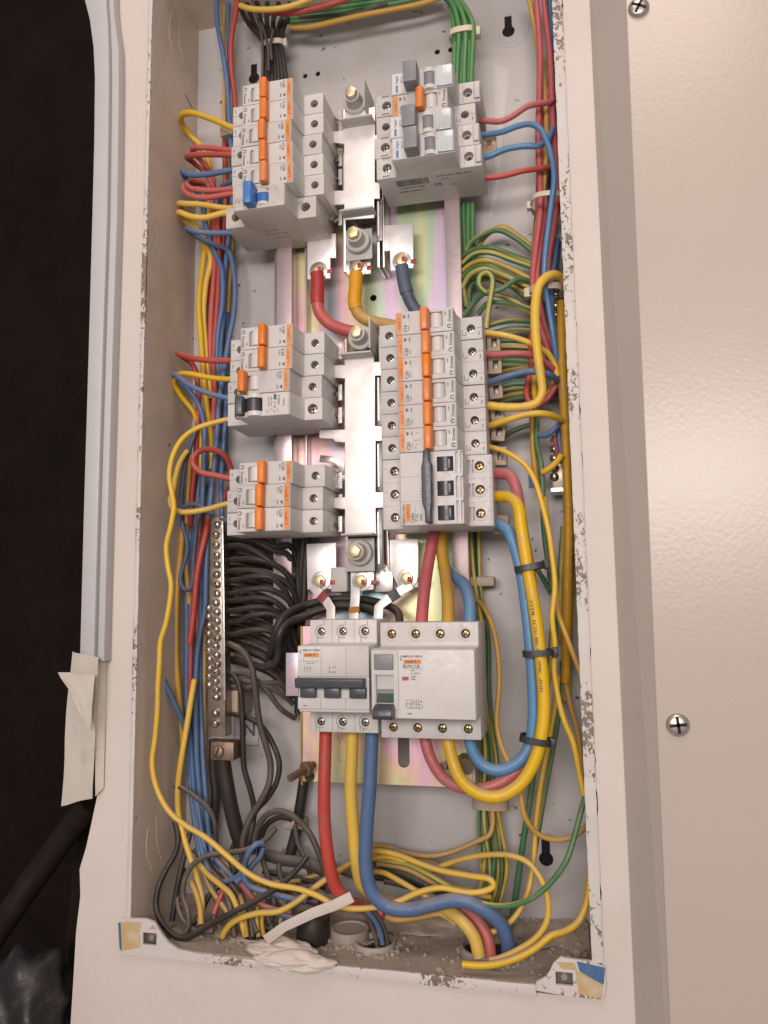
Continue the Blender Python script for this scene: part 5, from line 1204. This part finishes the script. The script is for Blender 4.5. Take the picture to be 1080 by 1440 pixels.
W('P', 9, '752,-15,40 757,30 760,75,38 758,130 757,190,40 760,250 759,300,40 754,345 750,400,44 757,450 770,490 783,520,50', 'thick rose red wire along the left of the right bundle', gR)
W('P', 8.5, '764,-15,40 769,35 773,80,38 776,130 779,190,38 783,250 783,290,40 778,330 772,365 771,400,46', 'rose red wire along the right of the right bundle', gR)
W('P', 8, '758,110,48 761,170 764,240 766,290,46 760,345 756,395,44 762,440 772,475 786,505,48', 'rose red wire in the middle of the right bundle', gR)
W('A', 8, '764,85,48 767,140 768,200 767,245,42 762,280 757,310,42 751,355 748,400,48', 'amber wire down the middle of the right bundle', gR)
W('b', 7.5, '771,-15,46 775,40 778,95 781,160,50 785,230 786,300,52', 'blue wire at the right edge of the bundle near the top', gR)
W('B', 8, '784,335,48 780,365 776,390,46 776,430 781,470,44 786,510,48', 'dark blue wire behind the taped yellow loop', gR)
W('B', 7, '787,340,54 783,370 781,400,56', 'short dark blue wire beside the upper earth bar', gR)
for i in range(4):
    W('PABP'[i], 7.5, f'{757 + i * 7},200,60 {756 + i * 7},280 {752 + i * 7},350,60 {754 + i * 7},430 {760 + i * 6},510,62 {760 + i * 6},560', ('left rose', 'amber', 'blue', 'right rose')[i] + ' wire buried deepest in the right bundle', 'buried wires of the right bundle')
c = at(769, 287, 34); band('grey cable tie round the right bundle beside the upper right stack', c, (0, 0, 1), 12, 17, 4, 'tie_white', 4, dirA=(-1, 0, 0))
c = at(768, 411, 42); band('pale cable tie with a beige head behind the taped yellow loop', c, (0, 0, 1), 12.5, 13, 5, 'tie_white', 5.5, dirA=(-1, 0, 0))
W('Y', 13, wrap=0.10, s='794,400,40 789,392,34 779,387,26 767,391,20 757,403,16 753,425 753,460,14 757,500 761,535 762,552,14 755,566 738,572,16 712,573 690,571,20 676,570', label='taped yellow wire bending from behind the rim down into the right stack', group='wires leaving the tall right stack', n=12)
# tape turns on that wire
W('A', 13, wrap=0.12, s='790,425,46 790,470,42 790,520 793,570 796,620,40 798,680 799,750 798,830,42 796,900 795,960,46', label='thick taped amber bundle along the right rim', group=gR, n=12)
W('A', 11, '797,690,48 800,760 801,840 799,920,50 797,985', 'second taped amber bundle behind the first at the right rim', gR, n=12)
gTR = 'wires leaving the tall right stack'
W('Y', 8.5, '676,468,26 692,469 708,471,22 735,478 754,486,26 770,496 780,512,38 784,530', 'yellow wire leaving the top breaker of the tall right stack', gTR)
W('P', 9.5, '678,499,24 695,499 725,497,20 752,500 765,508,32 782,521,40', 'rose red wire leaving the second breaker of the tall right stack', gTR)
W('B', 9.5, '678,541,26 692,537 712,530,18 745,523 768,526,22 783,534,36', 'blue wire leaving the tall right stack below the red one', gTR)
W('Y', 9.5, '680,601,26 692,598 716,590,14 742,583 765,582,16 790,590,32', 'yellow wire arching out below the taped loop', gTR)
W('Y', 8, '682,628,26 694,630 714,637,14 738,653 752,674,8 762,705 771,745,6 776,785 780,825 777,868,6 781,908 779,940,10 784,980 793,1015,10 806,1045 815,1085,16 822,1120', 'yellow wire curving from the tall right stack down in front of the rim', gTR)
W('A', 7.5, '766,700,30 770,740,26 777,780 783,830,22 785,862 795,892,16 806,922 815,945,18 826,985', 'yellow wire swinging out to the right rim beside the second black tie', gTR)
W('Y', 9, '755,506,46 752,545 755,565,50 770,556,52 780,535', 'yellow wire tucked behind the taped loop', gTR)
W('P', 9, '750,500,52 744,530,48 740,555,46 750,570,46 768,562,44 784,540', 'brownish red wire hooked under the taped loop', gTR)
W('R', 8, '752,440,56 748,470 745,500,56', 'red wire just left of the taped loop', gTR)
W('Y', 9, '790,639,32 782,650,34 770,660,36 763,664,38', 'short yellow wire end over the lower earth bar', gTR)
W('B', 8.5, '758,612,40 768,612,38 780,603,36 788,594,40', 'dark blue wire curling under the yellow arch', gTR)
W('B', 9, '784,600,46 787,625 790,650,48', 'dark blue wire over the lower earth bar', gTR)
W('R', 6, '779,612,46 782,632 785,648,50', 'red wire over the lower earth bar', gTR)
W('A', 9, '748,572,52 749,600 750,640,52 754,670 760,690,56', 'amber wire behind the yellow arch', gTR)
W('m', 8, '757,580,48 754,610,46 755,630 760,648,42 762,668 764,700,42 765,740 770,790,44 776,830', 'green wire dropping below the yellow arch', gTR)
W('m', 7.5, '690,632,60 702,620,56 722,606 742,599,54 752,598', 'dark green wire slanting up behind the tall right stack', gTR)
W('m', 12, '794,740,56 791,790,54 788,850 785,900,56', 'thick green wire beside the taped amber bundle', gTR, n=12)
W('m', 7, '752,796,48 762,812 775,836,50', 'short dark green wire slanting from the first black tie', gTR)
W('m', 9, '778,880,52 773,930,50 768,975 760,1030,52 750,1090 744,1130 736,1185,56 730,1230 722,1280,60 715,1310', 'green wire slanting down behind the thick yellow cable', gTR)
W('g', 7, '790,930,54 792,965 787,1000,50 778,1050 768,1105 760,1155,50 752,1200 746,1240,46', 'thin green and yellow wire down past the keyhole', gTR)
W('A', 8, '795,960,48 802,995,46 812,1030 817,1070 821,1110,48', 'amber wire slipping behind the rim low on the right', gTR)
# earth wires arching from the rail to the earth bar
gE = 'green and yellow earth wires arching to the right bundle'
arcs = ['652,372,60 660,345 676,331,50 700,323 722,332 752,355,56', '668,352,62 684,330 706,319,52 732,334 752,350,60', '648,362,56 664,351 690,348,46 720,358 752,371,54', '648,372,54 666,357 690,355,42 720,366 752,378,50',
        '648,382,54 664,370 684,366,42 714,377 752,397,52', '648,392,52 666,377 690,375,40 718,389 752,403,50', '650,405,50 660,387 680,378,36 706,386 752,408,48', '655,432,54 652,400 668,384,46 700,390 752,418,54',
        '660,430,58 663,400 690,392 720,404,54 752,430,58', '690,413,54 715,420 735,430 752,436,56', '672,442,48 684,427 704,425,40 728,431 752,441,50', '684,459,44 706,453 728,451 752,453,54', '690,469,56 720,462 752,463,58',
        '690,480,58 720,479 750,482,60', '690,490,56 720,488 750,490,58', '690,508,60 720,506 750,508,60', '690,517,58 722,514 750,517,60', '690,530,60 715,521 750,517,56', '690,548,60 722,540 750,540,60', '690,553,56 722,548 750,548,60', '690,566,58 715,556 750,552,58', '690,572,60 720,561 750,558,60']
for i, s in enumerate(arcs):
    W('g' if i % 3 else 'm', 7.5, s, NTH[i] + ' from the top of the striped earth wires reaching right to the bundle', gE, phase=(i * 0.37) % 1)
W('m', 7.5, '652,444,46 668,424,40 684,411,32 703,408 722,396,34 735,393,40 752,400,50', 'green wire slanting up through the small loop', 'looped green wire')
W('m', 8, '684,462,36 688,430 692,405,30 692,390 685,382,26 675,386 672,399,28 680,410 690,413,34', 'green wire twisted into a small loop above the tall right stack', 'looped green wire')
# earth wires down the back, tied below
gV = 'green and yellow earth wires running down behind the residual current device'
for i in range(8):
    x = 650 + i * 3.2
    W('g' if i % 2 else 'm', 6.5, f'{x - 12 + i * 1.5},740,{64 - i % 3 * 4} {x - 4 + i},790 {x + 6},840,{66 - i % 3 * 4} {x + 12},900 {x + 18},980 {x + 24},1060 {x + 26},1125,{64 - i % 3 * 4} {x + 30 + (i - 4) * 1.6},1170 {x + 32 + (i - 3) * 2},1215 {x + 26 + (i - 4) * 1.5},1258,{58 - i % 3 * 3} {x + 8 + (i - 4) * 4},1290', f'{(ORD + ["seventh", "eighth"])[i]} from the left of the earth wires tied behind the big loop', gV, phase=i * .31 % 1, wob=1.3)
band('tan cable tie round the earth wires below the big loop', at(690, 1128, 60), (0, 0, 1), 13, 8, 9, 'beige_clip')
c = at(672, 818, 64); tag(part('cable_tie', B((c.x - 12, c.x + 14, 58, 70, c.z - 4, c.z + 4)), 'beige_clip', None, bevel=1.2), 'tan tie mount behind the short blue cable', 'cable tie')
c = at(413, 1158, 66); tag(part('cable_tie', B((c.x - 9, c.x + 10, 62, 76, c.z - 3.6, c.z + 3.6)), 'beige_clip', None, bevel=1.2), 'tan tie mount holding the black cable below the lower plate', 'cable tie')
W('A', 7.5, '664,838,56 676,848,50 690,874,40 699,915,34 702,965 699,1015,26 705,1048 718,1080,10 730,1112 738,1148,10 756,1172 785,1181,20 810,1174 828,1158,32', 'pale amber wire hanging in a long curve in front of the big loop', gTR)
W('A', 7, '690,985,66 687,1030 680,1070,64 682,1110', 'amber wire behind the right side of the residual current device', gTR)
W('m', 8, '834,1090,26 826,1110,20 818,1135,10 808,1175 797,1210,0 776,1240 750,1262,0 720,1273 690,1273,6 660,1263 632,1247,14 600,1228 575,1216,30 548,1211,38 510,1206,50', 'green wire sweeping from the right rim down across the floor', gT)
W('Y', 8.5, '598,1227,34 620,1218 650,1208,24 685,1202 718,1203,10 742,1213 760,1236,4 770,1266 769,1295,2 755,1318 730,1335,2 700,1348 688,1350', 'yellow wire making a big round loop over the floor', gT)
W('Y', 10, '650,1356,-8 672,1358 700,1355 730,1345,-6 755,1331 775,1315,0 795,1309 812,1298,8 824,1275 829,1240,16 831,1190 836,1140,26', 'yellow wire with its cut end lying nearest the bottom rim', gT)
W('A', 7.5, '691,1125,58 692,1160,48 688,1174 672,1182,44 640,1196 610,1203,42 578,1201 555,1196,48', 'amber wire curving away from the tied earth wires', gT)
W('Y', 8, '520,1208,40 548,1205,36 580,1216 612,1234,28 640,1248 662,1252,20', 'yellow wire under the long front one in the middle of the floor', gT)
W('K', 26, '500,1216,62 540,1222 590,1238 630,1262,54', 'fat dark cable lying at the back of the floor', None, 'cable', 'cable', 14)
W('A', 8, '525,1278,34 555,1293,22 590,1290 620,1286,16 640,1300', 'dusty amber wire flat on the floor', gT)
W('N', 7, '505,1275,10 518,1292,14 526,1312,16 530,1328,16', 'left grey wire entering the middle conduit', gT)
W('B', 7, '512,1276,8 527,1293,12 536,1312,15 538,1328,15', 'blue wire entering the middle conduit', gT)
W('N', 7, '520,1276,12 536,1296,16 543,1314,19 545,1330,20', 'right grey wire entering the middle conduit', gT)
# --- thick cables
gC = 'thick cables'
def C(col, dia, s, label, n=18, mat=None): return W(col, dia, s, label, gC, 'cable', 'cable', n, wob=0.15)
C('R', 18, '458,1020,4 457,1060 456,1110,0 457,1165 463,1215,2 472,1248 487,1266,8 510,1275,20 540,1284', 'thick red cable dropping from the main switch')
C('Y', 18, '496,1020,4 495,1060 493,1110,2 497,1170 502,1215,6 510,1245 530,1262,22 560,1272,34', 'thick yellow cable dropping from the main switch')
C('B', 20, '523,1022,4 522,1065 520,1110,2 515,1170 514,1215,2 522,1252 542,1273,4 575,1279 610,1271,6 648,1266 682,1280,8 706,1302 714,1325,14 715,1340,18', 'thick blue cable dropping from the main switch and across to the right conduit')
C('Y', 18, '600,1262,30 630,1280,16 652,1297,8 667,1318 674,1345,6', 'thick yellow cable entering the right conduit')
C('R', 17, '640,1272,26 668,1292,18 684,1315,14 690,1345,12', 'thick brownish red cable entering the right conduit')
C('P', 16, '686,667,22 702,666,16 716,668,10 724,680,6 729,702,8 735,745,14 744,800,18 752,860,20 760,930,22 763,985,22 757,1035,18 742,1068,12 720,1090,8 690,1106,6 655,1108 626,1096,2 606,1068,2 597,1036,4 594,1015', 'thick rose red cable looping under the residual current device')
oy, py_, ry = C('Y', 18, '688,699,22 704,698,14 717,699,8 728,710,4 733,740,2 742,800,0 752,860 760,920 764,960 765,1000,-2 760,1040 749,1076,-4 729,1105 700,1120,-6 670,1114 647,1094,-6 635,1064 629,1036,0 627,1015', 'thick yellow cable with printed lettering looping under the residual current device')
C('b', 17, '688,733,24 702,737,18 714,745,12 723,766,10 733,806,8 740,856 746,910 750,965 750,1015,6 743,1052 726,1074,4 702,1083 682,1078,4 667,1060 660,1036,4 659,1015', 'thick blue cable looping under the residual current device')
C('P', 17, '612,735,32 607,765 601,800,22 596,840,14 592,885,4', 'short thick red cable above the residual current device')
C('A', 17, '622,735,36 621,770 626,805,26 630,840,14 630,885,4', 'short thick yellow cable above the residual current device')
C('b', 17, '622,795,44 638,810,36 652,822,26 660,845,16 661,885,4', 'short thick blue cable above the residual current device')
for s, cs, lab, mats in (('446,384,33 447,400 446,420,33 449,438 462,454,36 482,463 505,468,46', 17, 'thick red cable bolted to the left busbar tab', ('sheath_red', 'wire_red')), ('501,384,33 500,405 499,428,33 506,443 524,452,38 548,457,44 575,462,50', 17, 'thick yellow cable bolted to the middle busbar tab', ('sheath_yellow', 'wire_amber')), ('565,374,33 568,395 572,412,34 579,428 592,445,40 610,462,50', 17, 'thick dark blue cable bolted to the right busbar tab', ('wire_slate', 'wire_slate'))):
    o, path, r = wire('cable', lab, mats[1], cs, trace(s), 'cable', gC, 16, wob=0.1)
    k = max(3, int(len(path) * 0.40)); me = tube_mesh('heat_shrink', path[:k], r * 1.13, mats[0], origin(o), 16); put('heat_shrink', me, o)
# black ties on the looped cables
for (px, py, Y), (ex, ey), lab in (((745, 798, 4), (752, 830), 'upper'), ((757, 918, 4), (760, 950), 'middle'), ((753, 1040, 2), (750, 1064), 'lower')):
    band(lab + ' black cable tie round the thick blue and yellow cables', at(px, py, Y), at(ex, ey, Y) - at(px, py, Y), 10.2, 9.5, 4.6, 'black_plastic', 4.2, dirA=(1, 0, 0.0))
# lettering wrapped on the thick yellow cable
def wrap_text(parent, path, r, s, size, start):
    bm = bmesh.new(); mesh_into(bm, text_me(s), Matrix.Identity(4))
    acc = [0.0]
    for a, b in zip(path, path[1:]): acc.append(acc[-1] + (b - a).length)
    wd = max(v.co.x for v in bm.verts) - min(v.co.x for v in bm.verts)
    off = origin(parent)
    for v in bm.verts:
        u = start + (wd / 2 - v.co.x) * size; w_ = v.co.y * size
        i = max(k for k in range(len(acc) - 1) if acc[k] <= u); tt = (u - acc[i]) / (acc[i + 1] - acc[i])
        c = path[i].lerp(path[i + 1], tt); tg = (path[i + 1] - path[i]).normalized()
        f = (CAM - c); f = (f - tg * f.dot(tg)).normalized(); sd = tg.cross(f)
        a = w_ / r + 0.30
        v.co = ((c + (f * math.cos(a) - sd * -math.sin(a)) * (r + 0.12)) - off) * MM
    me = bpy.data.meshes.new('lettering'); bm.to_mesh(me); bm.free(); me.materials.append(MATS['print_dark'])
    put('lettering', me, parent)
ly = 0.0; k0 = 0
for k in range(1, len(py_)):
    ly += (py_[k] - py_[k - 1]).length
    if py_[k].z < at(748, 838, 0).z: break
wrap_text(oy, py_, ry, 'NYAF   10mm   600/1000 VOLTS   M.E.S.C.', 3.7, ly)

# --- more of the floor tangle, dull and dusty
for i, (c_, d_, s) in enumerate((
    ('N', 7, '290,1190,58 300,1215 325,1238,48 360,1250 400,1252,46 440,1246,50'), ('K', 7, '330,1180,56 322,1205 330,1228,50 352,1246 372,1268,40 380,1300,30'),
    ('N', 6.5, '272,1195,50 285,1222 300,1248,38 306,1275 300,1300,28'), ('K', 7.5, '345,1190,50 336,1215 318,1236,42 296,1258 280,1290,30 262,1310,24'),
    ('A', 7, '300,1195,60 318,1215 345,1232,52 380,1240 415,1240,52 455,1228,58'), ('N', 8, '402,1195,62 392,1220 398,1245,52 420,1262 448,1270,44'),
    ('K', 7, '420,1190,64 432,1215 440,1240,54 436,1265,44'), ('N', 7, '310,1225,44 335,1262,32 352,1290,26 362,1312,22'),
    ('A', 7, '288,1225,46 300,1255,36 318,1285,28 330,1312,22'), ('K', 8, '370,1225,56 400,1232 430,1240,52 462,1252,48 490,1262,46'),
    ('N', 7, '260,1220,44 250,1250,34 252,1285,24 270,1306,18 300,1310,16'), ('B', 7, '320,1230,52 348,1262,42 376,1280,34 404,1288,30 430,1292,30'),
    ('A', 7.5, '530,1215,48 570,1222 610,1240,40 650,1256,34 690,1262,34'), ('N', 7.5, '540,1240,52 580,1250 620,1262,44 655,1280,36'),
    ('A', 7.5, '505,1190,58 540,1190,56 580,1206 620,1220,52 660,1228,54'), ('g', 7, '700,1180,64 706,1215 700,1255,60 684,1285,54'),
    ('K', 9, '505,1232,56 545,1236 585,1252,50 620,1276,42'), ('N', 7, '455,1215,56 480,1228 505,1236,54'))):
    W(c_, d_, s, ('grey', 'black', 'thin grey', 'long black', 'amber', 'fat grey', 'short black', 'slanting grey', 'slanting amber', 'long flat black', 'corner grey', 'dull blue', 'floor amber', 'floor grey', 'rear amber', 'striped', 'thick black', 'short grey')[i] + (' wire behind the yellow one in the floor tangle' if i < 12 else ' wire behind the thick blue cable on the floor' if i < 17 else ' wire behind the thick red cable low down'), 'dull background wires in the floor tangle', wob=1.0)
